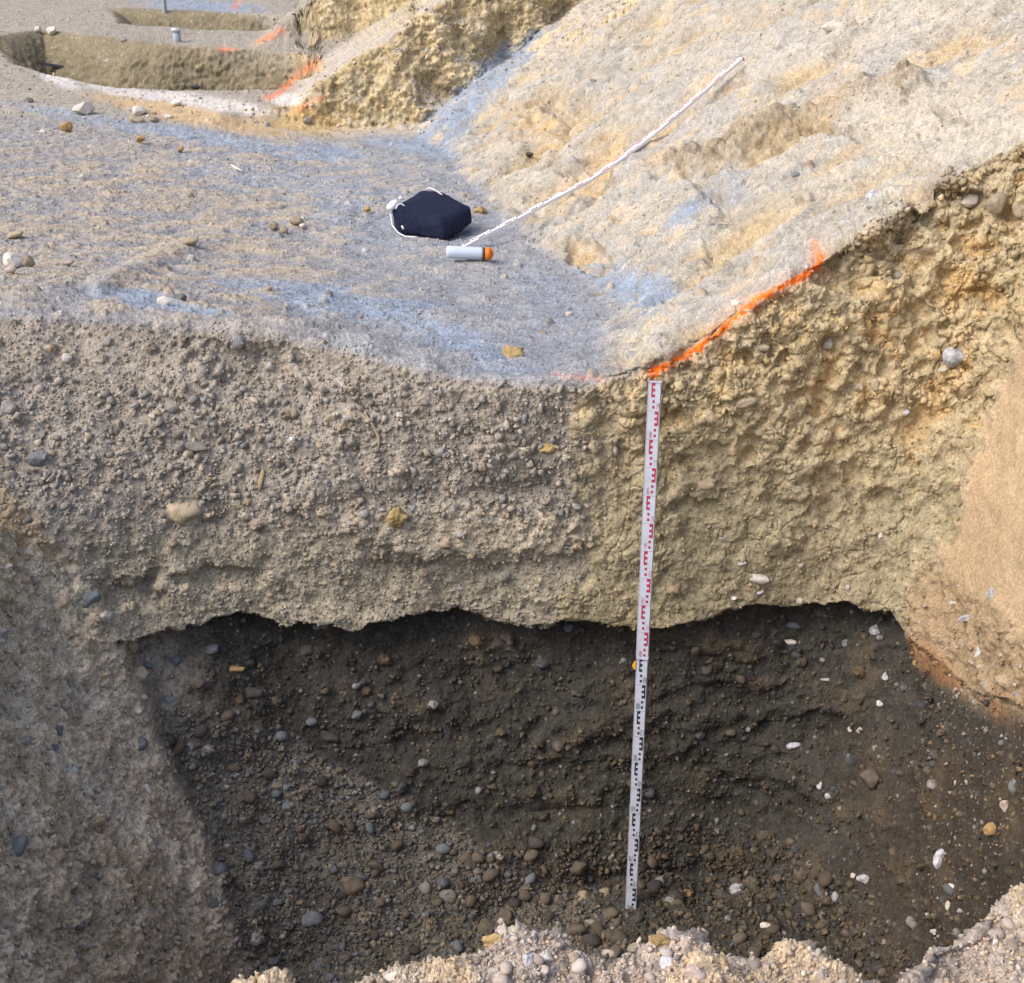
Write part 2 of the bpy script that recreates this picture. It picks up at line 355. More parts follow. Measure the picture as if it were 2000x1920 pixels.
# embedded gravel at three sizes
tint = np.zeros(len(pos)); tid = np.zeros(len(pos)); 
stone_cov = np.zeros(len(pos))
for sc, seed, dens, amp in ((14, 51, .17, 1.0), (30, 52, .27, 1.0), (62, 53, .42, .9)):
    a, b, r = voro(Pf * np.array([1, 1, 1.25], F32), sc, seed)
    dz = np.where(sc == 14, .55, 1.0)
    w_ = gravelly * 1.0 - .9 * smoothp + dark * .8 + lw * .85 + slopeA * .25 + onwall * ochre * .10 + far * .5 + .6 * rstony
    dens_ = dens * np.clip(w_, 0, 1.15)
    on = (r < dens_)
    rad = .22 + .20 * (r / np.maximum(dens_, 1e-3))
    hb = np.sqrt(np.clip(rad * rad - a * a, 0, None)) / sc
    hb = np.where(on, hb, 0)
    pr = np.clip(hb * sc / .12, 0, 1)
    D += (hb * amp * np.where(Y > 10, .7, 1)).astype(F32)
    m = on & (hb > 0) & (pr > stone_cov * .3)
    stone_cov = np.maximum(stone_cov, pr * on)
    tid = np.where(m, (r * 977.31 + seed * .37) % 1.0, tid)
fr1, fr2, _q = voro(Pf + .05 * np.stack([n_md, n_hi, n_lo], 1).astype(F32), 4.2, 12)
D += (rstony * (.018 * n_hi + .02 * n_md + .006 * n_f)).astype(F32)
D += (rw * .012 * (fr1 - .4)).astype(F32)
# loose gravel crumbs everywhere on the grey apron
a, b, r = voro(Pf, 110, 60)
D += (np.clip(gravelly + .3 * slopeA + .4 * dark + .5 * lw, 0, 1) * sstep(8, 5, Y) * .0042 * np.clip(.5 - a, 0, .5) / .5 * (r > .3)).astype(F32)
# down-slope scrape marks of the digger on the left wall and the slope
stv = np.stack([Pf[:, 1] * 1.0 + Pf[:, 2] * .06, Pf[:, 0] * .10 - Pf[:, 2] * .10, Pf[:, 1] * .1], 1).astype(F32)
st = noise(stv, 22, 71) + .6 * noise(stv, 55, 72)
D += (lw * (.010 * n_hi + .003 * n_f)).astype(F32)
D += (lw * .004 * st).astype(F32)
sv2 = np.stack([(Pf[:, 1] * .80 - Pf[:, 0] * .60) + .02 * n_md, (Pf[:, 0] * .8 + Pf[:, 1] * .6) * .16, Pf[:, 2] * .1], 1).astype(F32)
st2 = noise(sv2, 7, 73) + .7 * noise(sv2, 16, 74) + .5 * noise(sv2, 38, 75)
D += (slopeA * .010 * st2).astype(F32)
D += (sstep(30, 0, ridge) * (.012 * ridb + .012 * n_hi) * slopeA + near * .015 * n_hi).astype(F32)
pos = pos + N0 * D[:, None]
# overhanging lip of the loam over the dark gravel: the wall below it stands back
und = sstep(-6, 22, below) * (.11 * np.exp(-np.clip(below, 0, None) / 260.) + .02) * backwall * (1 - lw) * (1 - .75 * rw) * (1 - floor_m)
ox, oy = pos[:, 0] - PC[0], pos[:, 1] - PC[1]; ol = np.hypot(ox, oy) + 1e-6
pos[:, 0] += und * ox / ol * .6; pos[:, 1] += und
# a second, smaller set-back half way down the dark gravel, and bedding ledges
bed = noise(np.stack([Pf[:, 0] * .25, Pf[:, 1] * .2, Pf[:, 2] + n_md * .03], 1).astype(F32), 9, 81) + .6 * noise(np.stack([Pf[:, 0] * .5, Pf[:, 1] * .3, Pf[:, 2] + n_md * .02], 1).astype(F32), 24, 82)
pos[:, 1] += dark * (1 - talus) * (1 - floor_m) * .034 * bed * (Y > 3.6) * sstep(-.25, .3, n_lo)
sq_b, sq_t = at(1232, 1782, 4.20), at(1280, 747, 4.50)
px1, py1, _z = project(pos[:, 0], pos[:, 1], pos[:, 2])
sx_ = np.interp(py1, [747, 1782], [1280, 1232]); sy_ = np.interp(pos[:, 2], [sq_b[2], sq_t[2]], [4.20, 4.50])
need = np.clip(sy_ + .035 - pos[:, 1], 0, .4) * sstep(150, 28, np.abs(px1 - sx_)) * (pos[:, 1] > 3.6) * (pos[:, 2] > .10) * (py1 > 735) * (py1 < 1790)
pos[:, 1] += need
print('displaced', time.time() - T0)

# ------------------------------------------------------------------ earth colours
rid_t = tid
C_ledge = lin((144, 143, 144)); C_grey = lin((152, 143, 132)); C_sand = lin((168, 158, 140)); C_dust = lin((162, 159, 153))
C_ochre = lin((180, 163, 130)); C_olive = lin((152, 142, 116)); C_deep = lin((190, 158, 110)); C_dark = lin((66, 64, 59)); C_left = lin((190, 177, 155))
C_rsand = lin((178, 156, 126)); C_near = lin((170, 159, 146)); C_blue = lin((140, 151, 166)); C_white = lin((204, 198, 192)); C_paint = np.array((.95, .19, .02))
col = np.tile(C_ledge, (len(pos), 1))
col = mixc(col, sstep(-.3, .3, n_lo + n_md * .6) * ledge * .6, lin((160, 150, 138)))
col = mixc(col, ledge * sstep(560, 760, px + n_lo * 260 + n_md * 90) * .55, lin((140, 146, 155)))
col = mixc(col, ledge * sstep(1100, 500, px) * sstep(640, 590, py) * sstep(250, 340, py) * sstep(-.1, .3, n_md + .3 * n_hi) * .5, lin((172, 154, 126)))
col = mixc(col, slopeA, C_sand)
col = mixc(col, slopeA * sstep(-.15, .25, n_lo + .5 * st2 * .4 + n_md * .5) * .75, C_dust)
col = mixc(col, slopeA * sstep(.2, .5, n_lo * .5 + n_md + .3 * st2) * .5, lin((186, 160, 120)))
col = mixc(col, slopeA * np.clip(hol, 0, 1) * .75, lin((184, 156, 112)))
col = mixc(col, slopeA * sstep(.05, -.45, n_rs + n_md * .3) * .6, lin((180, 156, 116)))
col = mixc(col, slopeA * sstep(.1, .42, n_rs) * .35, lin((168, 166, 162)))
col = mixc(col, slopeA * sstep(34, 6, ridge + n_hi * 20) * .7, lin((150, 134, 108)))
col = mixc(col, slopeA * splat(1180, 150, 170, 60, -40) * .5, lin((158, 154, 146)))
col = mixc(col, slopeA * splat(1850, 250, 260, 90, 12), lin((176, 168, 154)))
col = mixc(col, slopeA * splat(1700, 60, 420, 60, -12) * .8, lin((174, 168, 158)))
# wall
col = mixc(col, inpit * (~front), C_grey)
col = mixc(col, onwall * (1 - ochre) * sstep(930, 1120, py) * .8, lin((160, 150, 130)))
col = mixc(col, onwall * splat(980, 1045, 190, 45, 0) * .7, lin((186, 172, 150)))
col = mixc(col, onwall * ochre, C_ochre)
col = mixc(col, onwall * ochre * sstep(-.1, .35, n_md + n_lo * .6) * .6 * sstep(900, 600, py), lin((170, 152, 112)))
col = mixc(col, onwall * ochre * sstep(.12, .42, n_md * .8 + n_hi * .4 - n_lo * .3) * .75 * sstep(1000, 700, py), C_deep)
col = mixc(col, onwall * ochre * sstep(760, 980, py + n_md * 120) * .9, C_olive)
RB = [(1180, 742), (1290, 722), (1400, 650), (1520, 560), (1600, 500), (1700, 385), (1850, 360), (2000, 330)]
rbd = py - lerp_tab(px, RB)
col = mixc(col, onwall * ochre * sstep(170, 0, rbd + n_md * 120 + n_hi * 50) * .65 * (px > 1180), lin((176, 162, 136)))
col = mixc(col, onwall * ochre * sstep(.0, -.35, n_rg) * sstep(1000, 800, py) * .55, C_deep)
col = mixc(col, onwall * ochre * sstep(.2, .42, n_rg) * .35, lin((166, 152, 126)))
col = mixc(col, lw, C_left)
stc = noise(stv, 5, 171) + .6 * noise(stv, 13, 172) + .4 * n_md
col = mixc(col, lw * sstep(.0, .5, stc) * .55, lin((164, 147, 118)))
col = mixc(col, lw * sstep(.05, .5, -stc) * .5, lin((204, 194, 178)))
col = mixc(col, lw * sstep(-.1, .5, st * .6 + n_lo) * .25, lin((160, 144, 124)))
col = mixc(col, lw * sstep(.1, .5, n_lo - st * .4) * .2, lin((140, 126, 98)))
col = mixc(col, lw * splat(60, 1000, 130, 90, 30) * .6, lin((160, 130, 88)))
col = mixc(col, rw, C_rsand)
col = mixc(col, rw * sstep(-.1, .4, n_lo + n_md * .5) * .4, lin((190, 164, 132)))
col = mixc(col, dark * halo * (1 - sstep(0, 1, rw) * sstep(70, -40, below)), C_dark)
col = mixc(col, dark * sstep(1560, 1760, px) * sstep(1350, 1500, py + n_lo * 160) * .3, lin((74, 58, 46)))
col = mixc(col, rstony * .8, lin((148, 128, 102)))
col = mixc(col, sstep(60, 5, np.abs(below - 20)) * rw * sstep(.0, .3, n_md + .15) * .6, lin((150, 104, 66)))
col = mixc(col, dark * sstep(.15, .45, n_md) * .25, lin((104, 88, 64)))
col = mixc(col, talus, lin((106, 101, 92)))
col = mixc(col, floor_m * sstep(1300, 900, px) * .6, lin((94, 89, 80)))
col = mixc(col, near, C_near)
col = mixc(col, near * sstep(.0, .4, n_md + n_hi * .5) * .6, lin((182, 158, 124)))
col = mixc(col, near * sstep(.0, .4, -n_md + n_lo) * .5, lin((174, 160, 152)))
# far ground
fa = far * (1 - inpit)
col = mixc(col, fa, lin((156, 148, 136)))
col = mixc(col, fa * sstep(-.06, .1, X - lerp_tab(Y, FOOT_B)) , lin((178, 168, 154)))
inhole = np.zeros(len(X))
for poly, dep in FARPITS: inhole = np.maximum(inhole, sstep(.02, -.10, poly_sd(X, Y, poly)))
col = mixc(col, inhole, lin((130, 120, 98)))
facem = fa * steep * sstep(-2.9, -2.3, X) * (1 - inhole)
col = mixc(col, np.clip(facem * 1.3, 0, 1), lin((184, 166, 130)))
col = mixc(col, np.clip(facem, 0, 1) * sstep(.1, .4, n_md) * .6, lin((200, 184, 150)))
col = mixc(col, splat(380, 225, 220, 22, 12) * sstep(11.4, 12, Y) * .8, lin((190, 162, 122)))
col = mixc(col, splat(600, 235, 110, 30, 5) * sstep(11.4, 12, Y) * .9, lin((180, 156, 112)))
col = mixc(col, (splat(700, 165, 40, 26, -20, .2) + splat(730, 238, 70, 14, -15, .2) + splat(930, 60, 30, 30, 0, .3)) * fa, lin((188, 174, 142)))
for s_ in ((110, 150, 60, 18, 30), (240, 178, 80, 12, 10), (330, 185, 60, 10, 3), (430, 205, 130, 16, 8), (560, 195, 40, 14, 0)):
    col = mixc(col, splat(*s_) * fa * (1 - inhole) * .85, C_white)
# pale blue clay dust
for s_ in ((660, 592, 190, 36, 6, .62), (810, 628, 170, 38, 22, .6), (930, 678, 120, 32, 22, .6), (290, 585, 110, 22, 5, .65), (390, 605, 90, 14, 5, .5),
           (860, 235, 90, 26, -50, .5), (960, 150, 150, 34, -42, .7), (905, 220, 90, 30, -60, .6), (560, 560, 160, 16, 4, .45), (800, 285, 110, 16, 10, .5), (630, 300, 110, 22, 5, .55), (400, 268, 200, 18, 10, .5),
           (170, 230, 180, 14, 10, .45), (1240, 560, 100, 44, 20, .75), (1330, 430, 70, 24, -50, .5), (1050, 560, 90, 40, 30, .25), (520, 345, 240, 40, 8, .25), (780, 440, 200, 60, 10, .22),
           (400, 12, 130, 14, 3, .8), (1420, 370, 40, 60, 45, .3)):
    col = mixc(col, splat(*s_[:5], .7) * np.clip(.72 + 1.1 * n_hi + .9 * n_f, 0, 1) * s_[5] * 2.0 * (1 - inpit) * (1 - inhole) * (py < 745), C_blue)
# sprayed orange marking lines
def stroke(pts, wpx, k=1.0, rag=.6, Ym=(0, 99)):
    global col, pmask
    d, t = lineseg(px + n_hi * 9, py + n_f * 6, pts)
    wloc = wpx * (1 + .35 * n_md)
    wloc = wloc * .70
    m = sstep(1.1, .45, d / wloc + n_hi * .6 * rag + n_f * .9 * rag) * (Y > Ym[0]) * (Y < Ym[1]) * (1 - inpit * (py > 765))
    col = mixc(col, m * k, C_paint)
    m2 = sstep(1.0, 0, d / (wpx * 3.4)) * .12 * (Y > Ym[0]) * (Y < Ym[1])
    col = mixc(col, m2 * k, C_paint)
stroke([(1272, 728), (1340, 695), (1400, 650), (1448, 612)], 11, 1.0, .5, (4, 7))
stroke([(1452, 608), (1490, 580), (1560, 545), (1598, 522), (1602, 500)], 12, .95, .7, (4, 7))
stroke([(1598, 520), (1592, 475)], 12, .35, .9, (4, 7))
stroke([(1080, 733), (1130, 738), (1180, 742)], 7, .22, 1.3, (4, 7))
stroke([(520, 192), (545, 182), (580, 150), (622, 118)], 8, .5, 1.0, (12, 18))
stroke([(575, 214), (600, 205), (630, 190)], 7, .4, 1.0, (11.5, 18))
stroke([(505, 82), (548, 60)], 6, .5, 1.0, (14, 30))
stroke([(430, 95), (460, 98)], 5, .35, 1.0, (14, 30))
stroke([(455, 15), (470, 0)], 5, .5, 1.0, (17, 40))
# embedded stones take a stone colour
pal = np.array([lin(c) for c in ((150, 142, 132), (168, 152, 128), (134, 140, 150), (120, 108, 92), (182, 166, 140), (142, 132, 116), (128, 122, 112), (160, 134, 100), (205, 200, 196), (150, 128, 108))])
ki = np.clip((rid_t * len(pal)).astype(int), 0, len(pal) - 1)
sc_m = sstep(.25, .8, stone_cov) * (.55 + .1 * (1 - inpit))
dk = (1 - .55 * dark * (1 - talus))[:, None]
sel = pal[ki] * dk
white_s = (ki == 8)
sel = np.where(white_s[:, None], pal[8] * (.55 + .3 * dk), sel)
painted = (col[:, 0] > .45) & (col[:, 2] < .12)
sc_m = np.where(painted, sc_m * .15, sc_m)
col = col * (1 - sc_m[:, None]) + sel * sc_m[:, None]
# broad mottling of the damp and dry earth
col = col * (1 + (.30 * n_hi + .20 * n_md + .34 * n_f) * (1 - .7 * rw * (below < 0)))[:, None]
speck = noise(Pf, 240, 91) * sstep(7, 4.5, Y); col = col * (1 + .3 * speck)[:, None]
col = np.clip(col, .01, .9)
print('coloured', time.time() - T0)

# ------------------------------------------------------------------ materials
def new_mat(name, rough=.9, spec=.3):
    m = bpy.data.materials.new(name); m.use_nodes = True
    b = m.node_tree.nodes['Principled BSDF']; b.inputs['Roughness'].default_value = rough
    b.inputs['Specular IOR Level'].default_value = spec
    return m, b, m.node_tree.nodes, m.node_tree.links
def earth_mat():
    m, b, n, l = new_mat('earth', .95, .15)
    at_ = n.new('ShaderNodeAttribute'); at_.attribute_name = 'Col'
    tc = n.new('ShaderNodeTexCoord')
    n1 = n.new('ShaderNodeTexNoise'); n1.inputs['Scale'].default_value = 170; n1.inputs['Detail'].default_value = 6; n1.inputs['Roughness'].default_value = .7
    n2 = n.new('ShaderNodeTexVoronoi'); n2.inputs['Scale'].default_value = 150
    l.new(tc.outputs['Object'], n1.inputs['Vector']); l.new(tc.outputs['Object'], n2.inputs['Vector'])
    rp = n.new('ShaderNodeMapRange'); rp.inputs['From Min'].default_value = .3; rp.inputs['From Max'].default_value = .7; rp.inputs['To Min'].default_value = .72; rp.inputs['To Max'].default_value = 1.28
    l.new(n1.outputs['Fac'], rp.inputs['Value'])
    rp2 = n.new('ShaderNodeMapRange'); rp2.inputs['To Min'].default_value = .82; rp2.inputs['To Max'].default_value = 1.18
    sx = n.new('ShaderNodeSeparateColor'); l.new(n2.outputs['Color'], sx.inputs[0]); l.new(sx.outputs[0], rp2.inputs['Value'])
    mu = n.new('ShaderNodeMath'); mu.operation = 'MULTIPLY'; l.new(rp.outputs[0], mu.inputs[0]); l.new(rp2.outputs[0], mu.inputs[1])
    vm = n.new('ShaderNodeVectorMath'); vm.operation = 'SCALE'; l.new(at_.outputs['Color'], vm.inputs[0]); l.new(mu.outputs[0], vm.inputs['Scale'])
    l.new(vm.outputs[0], b.inputs['Base Color'])
    bu = n.new('ShaderNodeBump'); bu.inputs['Strength'].default_value = .55; bu.inputs['Distance'].default_value = .006
    ad = n.new('ShaderNodeMath'); ad.operation = 'ADD'; l.new(n1.outputs['Fac'], ad.inputs[0])
    m3 = n.new('ShaderNodeMath'); m3.operation = 'MULTIPLY'; m3.inputs[1].default_value = -.5; l.new(n2.outputs['Distance'], m3.inputs[0]); l.new(m3.outputs[0], ad.inputs[1])
    l.new(ad.outputs[0], bu.inputs['Height']); l.new(bu.outputs[0], b.inputs['Normal'])
    return m
EARTH = earth_mat()
def grid_object(name, P, C, nc, nr, mat):
    me = bpy.data.meshes.new(name)
    i, j = np.meshgrid(np.arange(nc - 1), np.arange(nr - 1), indexing='ij')
    v0 = (i * nr + j).ravel(); f = np.stack([v0, v0 + nr, v0 + nr + 1, v0 + 1], 1).astype(np.int32)
    me.vertices.add(len(P)); me.vertices.foreach_set('co', P.astype(F32).ravel())
    me.loops.add(f.size); me.loops.foreach_set('vertex_index', f.ravel())
    me.polygons.add(len(f)); me.polygons.foreach_set('loop_start', np.arange(0, f.size, 4, dtype=np.int32))
    me.update(calc_edges=True)
    a = me.color_attributes.new('Col', 'FLOAT_COLOR', 'POINT')
    a.data.foreach_set('color', np.concatenate([C, np.ones((len(C), 1))], 1).astype(F32).ravel())
    me.polygons.foreach_set('use_smooth', np.ones(len(f), bool))
    me.materials.append(mat)
    o = bpy.data.objects.new(name, me); scene.collection.objects.link(o); return o
ground = grid_object('ground', pos, col, NC, NR, EARTH)
ground['kind'] = 'structure'
# the flat of the site behind the camera
bx = np.linspace(-40, 40, 60); by = np.linspace(-40, .3, 60)
BX, BY = np.meshgrid(bx, by, indexing='ij')
bp = np.stack([BX.ravel(), BY.ravel(), np.full(BX.size, 1.50) - .002 * 0], 1)
bk = grid_object('ground_behind', bp[::1], np.tile(C_near, (len(bp), 1)), 60, 60, EARTH); bk['kind'] = 'structure'
print('mesh', time.time() - T0)

# ------------------------------------------------------------------ lookup of the surface under a picture point
fpx, fpy, fZ = project(pos[:, 0], pos[:, 1], pos[:, 2])
NF = grid_normals(pos)
BIN = 8
vis = (fpx > -60) & (fpx < 2060) & (fpy > -40) & (fpy < 1990)
vi = np.nonzero(vis)[0]
bxi = ((fpx[vi] + 60) // BIN).astype(int); byi = ((fpy[vi] + 40) // BIN).astype(int); W = 270
key = byi * W + bxi
o_ = np.lexsort((fZ[vi], key)); vi_s, key_s = vi[o_], key[o_]
uk, st_ = np.unique(key_s, return_index=True)
BMAP = dict(zip(uk.tolist(), vi_s[st_].tolist()))            # nearest vertex in each 8 px cell
ZB = np.full(W * 260, 1e9); ZB[uk] = fZ[vi_s[st_]]
def surf(x, y):
    best = None
    for dx in (0, 1, -1):
        for dy in (0, 1, -1):
            k = int((y + 40 + dy * BIN) // BIN) * W + int((x + 60 + dx * BIN) // BIN)
            if k in BMAP:
                i = BMAP[k]; d = (fpx[i] - x) ** 2 + (fpy[i] - y) ** 2
                if best is None or d < best[0]: best = (d, i)
    if best is None: return at(x, y, 5), np.array([0, 0, 1.]), None
    i = best[1]; P = pos[i].copy()
    k = at(x, y, P[1])
    return k, N0[i], i

# ------------------------------------------------------------------ object helpers
def tag(o, label=None, cat=None, group=None, kind=None):
    for k, v in (('label', label), ('category', cat), ('group', group), ('kind', kind)):
        if v: o[k] = v
    return o
def link(name, me, mat=None, parent=None, smooth=True):
    if mat is not None and not me.materials: me.materials.append(mat)
    o = bpy.data.objects.new(name, me); scene.collection.objects.link(o)
    if parent: o.parent = parent
    if smooth and len(me.polygons): me.polygons.foreach_set('use_smooth', np.ones(len(me.polygons), bool))
    return o
def bm_obj(name, bm, mat, parent=None, smooth=True):
    bmesh.ops.recalc_face_normals(bm, faces=bm.faces)
    me = bpy.data.meshes.new(name); bm.to_mesh(me); bm.free(); return link(name, me, mat, parent, smooth)
def empty(name, loc=(0, 0, 0)):
    o = bpy.data.objects.new(name, None); scene.collection.objects.link(o); o.location = loc; o.empty_display_size = .05; return o
def bx_(bm, x0, x1, y0, y1, z0, z1, bev=0):
    v = [bm.verts.new((x, y, z)) for x in (x0, x1) for y in (y0, y1) for z in (z0, z1)]
    fs = [bm.faces.new([v[i] for i in q]) for q in ((0, 1, 3, 2), (4, 6, 7, 5), (0, 4, 5, 1), (2, 3, 7, 6), (0, 2, 6, 4), (1, 5, 7, 3))]
    if bev:
        es = {e for f in fs for e in f.edges}; bmesh.ops.bevel(bm, geom=list(es), offset=bev, segments=2, affect='EDGES')
def tube(bm, pts, r, seg=8, caps=True):
    rings = []
    pts = [Vector(p) for p in pts]
    for i, p in enumerate(pts):
        d = (pts[min(i + 1, len(pts) - 1)] - pts[max(i - 1, 0)]).normalized()
        u = d.orthogonal().normalized() if i == 0 else (uprev - d * uprev.dot(d)).normalized()
        uprev = u; w = d.cross(u); rr = r[i] if isinstance(r, (list, tuple)) else r
        rings.append([bm.verts.new(p + (u * math.cos(a) + w * math.sin(a)) * rr) for a in [2 * math.pi * k / seg for k in range(seg)]])
    for a, b in zip(rings, rings[1:]):
        for k in range(seg): bm.faces.new([a[k], a[(k + 1) % seg], b[(k + 1) % seg], b[k]])
    if caps: bm.faces.new(rings[0][::-1]); bm.faces.new(rings[-1])
rng = np.random.default_rng(7)

def stone_mat(name, c, c2=None, rough=.75, spec=.35):
    m, b, n, l = new_mat(name, rough, spec)
    tc = n.new('ShaderNodeTexCoord'); oi = n.new('ShaderNodeObjectInfo')
    ns = n.new('ShaderNodeTexNoise'); ns.inputs['Scale'].default_value = 38; ns.inputs['Detail'].default_value = 7; ns.inputs['Roughness'].default_value = .68
    l.new(tc.outputs['Object'], ns.inputs['Vector'])
    cr = n.new('ShaderNodeValToRGB'); c2 = c2 or tuple(min(1, k * .55) for k in c)
    cr.color_ramp.elements[0].position = .33; cr.color_ramp.elements[1].position = .66
    cr.color_ramp.elements[0].color = (*c2, 1); cr.color_ramp.elements[1].color = (*c, 1)
    l.new(ns.outputs['Fac'], cr.inputs[0])
    hs = n.new('ShaderNodeHueSaturation'); mr = n.new('ShaderNodeMapRange'); mr.inputs['To Min'].default_value = .75; mr.inputs['To Max'].default_value = 1.2
    l.new(oi.outputs['Random'], mr.inputs['Value']); l.new(mr.outputs[0], hs.inputs['Value']); l.new(cr.outputs[0], hs.inputs['Color'])
    l.new(hs.outputs[0], b.inputs['Base Color'])
    n2 = n.new('ShaderNodeTexNoise'); n2.inputs['Scale'].default_value = 160; n2.inputs['Detail'].default_value = 5; l.new(tc.outputs['Object'], n2.inputs['Vector'])
    bu = n.new('ShaderNodeBump'); bu.inputs['Strength'].default_value = .5; bu.inputs['Distance'].default_value = .004
    l.new(n2.outputs['Fac'], bu.inputs['Height']); l.new(bu.outputs[0], b.inputs['Normal'])
    return m
def L(*c): return tuple(float(v) for v in lin(c))
SM = {'white': stone_mat('pale_stone', L(222, 216, 208), L(176, 164, 150)), 'tan': stone_mat('tan_stone', L(174, 160, 136), L(136, 122, 102)),
      'orange': stone_mat('ochre_stone', L(178, 144, 100), L(140, 112, 78)), 'brown': stone_mat('brown_stone', L(116, 104, 90), L(80, 72, 62)),
      'grey': stone_mat('grey_stone', L(154, 149, 142), L(118, 113, 106)), 'blue': stone_mat('blue_grey_stone', L(124, 128, 132), L(90, 94, 96)),
      'dark': stone_mat('dark_stone', L(88, 82, 76), L(60, 56, 52)), 'pink': stone_mat('pinkish_stone', L(194, 178, 168), L(158, 142, 130)),
      'quartz': stone_mat('quartz_stone', L(216, 216, 224), L(120, 118, 118), .4, .5), 'clod': stone_mat('ochre_clod', L(182, 158, 112), L(142, 120, 82), .98, .05)}
def ico(sub):
    bm = bmesh.new(); bmesh.ops.create_icosphere(bm, subdivisions=sub, radius=1); me = bpy.data.meshes.new('tmp'); bm.to_mesh(me); bm.free()
    v = np.empty(len(me.vertices) * 3); me.vertices.foreach_get('co', v); f = np.array([p.vertices[:] for p in me.polygons]); bpy.data.meshes.remove(me)
    return v.reshape(-1, 3), f
ICO1, ICO2, ICO3 = ico(1), ico(2), ico(4)
def stone_shape(base, seed, ang=.25, rough=.12):
    v = base.copy().astype(F32)
    r = np.random.default_rng(seed)
    for _ in range(int(5 + 10 * ang)):                      # a few flattened facets
        d = r.normal(size=3); d /= np.linalg.norm(d); lim = 1 - ang * r.uniform(.4, 1.1)
        k = v @ d; over = np.clip(k - lim, 0, None); v -= (over * (1 - .15))[:, None] * d
    off = r.uniform(-50, 50, 3).astype(F32)
    n_ = noise(v + off, 1.1, seed) * rough * 2.2 + noise(v + off, 3.1, seed + 1) * rough * .6 + noise(v + off, 8, seed + 2) * rough * .25
    v = v * (1 + n_)[:, None]
    return v / np.abs(v).max(axis=0)
def mesh_from(name, v, f):
    me = bpy.data.meshes.new(name); k = f.shape[1]
    me.vertices.add(len(v)); me.vertices.foreach_set('co', v.astype(F32).ravel())
    me.loops.add(f.size); me.loops.foreach_set('vertex_index', f.astype(np.int32).ravel())
    me.polygons.add(len(f)); me.polygons.foreach_set('loop_start', np.arange(0, f.size, k, dtype=np.int32))
    me.update(calc_edges=True); return me
def put_stone(x, y, w, h, colr, label, roll=0, cat='stone', name='stone', group=None, ang=.25, rough=.1, embed=None, seed=None, thick=.9):
    """a stone whose centre shows at photo point x, y and whose outline is w by h there"""
    grazing = y < 575 and x < 1250
    seed = seed if seed is not None else int(x * 7 + y)
    P, nn, i = surf(x, min(1912, y + (h * .42 if grazing else 0)))
    Z = P[1] * CP + (CH - P[2]) * SP
    a, c = w / FPX * Z / 2, h / FPX * Z / 2
    v = stone_shape(ICO3[0], seed, ang, rough)
    if name == 'clod': v = v * (1 + .25 * np.clip(noise((v * 1.0 + seed).astype(F32), 4.5, 3), -.6, 1))[:, None]
    b = min(a, c) * thick if not grazing else a * .8
    v = v * np.array([a, b, c * (1.12 if grazing else 1)])
    # small turn of the stone about the line of sight
    R = Matrix.Rotation(math.radians(-roll), 3, 'Y')
    if not grazing: R = Matrix.Rotation(-PHI, 3, 'X') @ R
    v = v @ np.array(R).T
    e = embed if embed is not None else (.0 if grazing else .15)
    P = P + (np.array([0, 0, c * .8]) if grazing else nn * (b * e))
    me = mesh_from(name, v, ICO3[1]); o = link(name, me, SM[colr]); o.location = P
    return tag(o, label, cat, group)

# ------------------------------------------------------------------ the upright levelling staff
def paint_mat(name, c, rough=.45, spec=.5, dirt=.35):
    m, b, n, l = new_mat(name, rough, spec)
    tc = n.new('ShaderNodeTexCoord'); ns = n.new('ShaderNodeTexNoise'); ns.inputs['Scale'].default_value = 22; ns.inputs['Detail'].default_value = 8
    l.new(tc.outputs['Object'], ns.inputs['Vector']); mr = n.new('ShaderNodeMapRange'); mr.inputs['From Min'].default_value = .4; mr.inputs['From Max'].default_value = .8
    mr.inputs['To Max'].default_value = dirt; l.new(ns.outputs['Fac'], mr.inputs['Value'])
    mx = n.new('ShaderNodeMix'); mx.data_type = 'RGBA'; l.new(mr.outputs[0], mx.inputs['Factor']); mx.inputs[6].default_value = (*c, 1)
    mx.inputs[7].default_value = (*[k * .5 + q * .3 for k, q in zip(c, L(150, 128, 96))], 1); l.new(mx.outputs[2], b.inputs['Base Color']); return m
M_staff = paint_mat('staff_white', L(180, 186, 200), dirt=.5); M_side = paint_mat('staff_side', L(168, 166, 176)); M_red = paint_mat('marking_red', (.36, .012, .05), dirt=.15)
M_blk = paint_mat('marking_black', (.012, .012, .02), dirt=.12); M_yel = paint_mat('latch_yellow', (.75, .42, .02))
FONT = None
def digits(bm, txt, x, z, hgt_, yoff):
    """seven-stroke digits drawn as thin bars on the face of the staff"""
    seg = {'0': 'abcdef', '1': 'bc', '2': 'abged', '3': 'abgcd', '4': 'fgbc', '5': 'afgcd', '6': 'afgedc', '7': 'abc', '8': 'abcdefg', '9': 'abcdfg'}
    w = .0052; t = .0013; gp = .0022
    for k, ch in enumerate(txt):
        x0 = x + k * (w + gp); x1 = x0 + w; zm = z + hgt_ / 2; z1 = z + hgt_
        R_ = {'a': (x0, x1, z1 - t, z1), 'd': (x0, x1, z, z + t), 'g': (x0, x1, zm - t / 2, zm + t / 2), 'f': (x0, x0 + t, zm, z1), 'b': (x1 - t, x1, zm, z1), 'e': (x0, x0 + t, z, zm), 'c': (x1 - t, x1, z, zm)}
        for s in seg[ch]:
            a, b, c, d = R_[s]
            vs = [bm.verts.new((p, yoff, q)) for p, q in ((a, c), (b, c), (b, d), (a, d))]; bm.faces.new(vs)
def quad(bm, a, b, c, d, y):
    bm.faces.new([bm.verts.new((p, y, q)) for p, q in ((a, c), (b, c), (b, d), (a, d))])
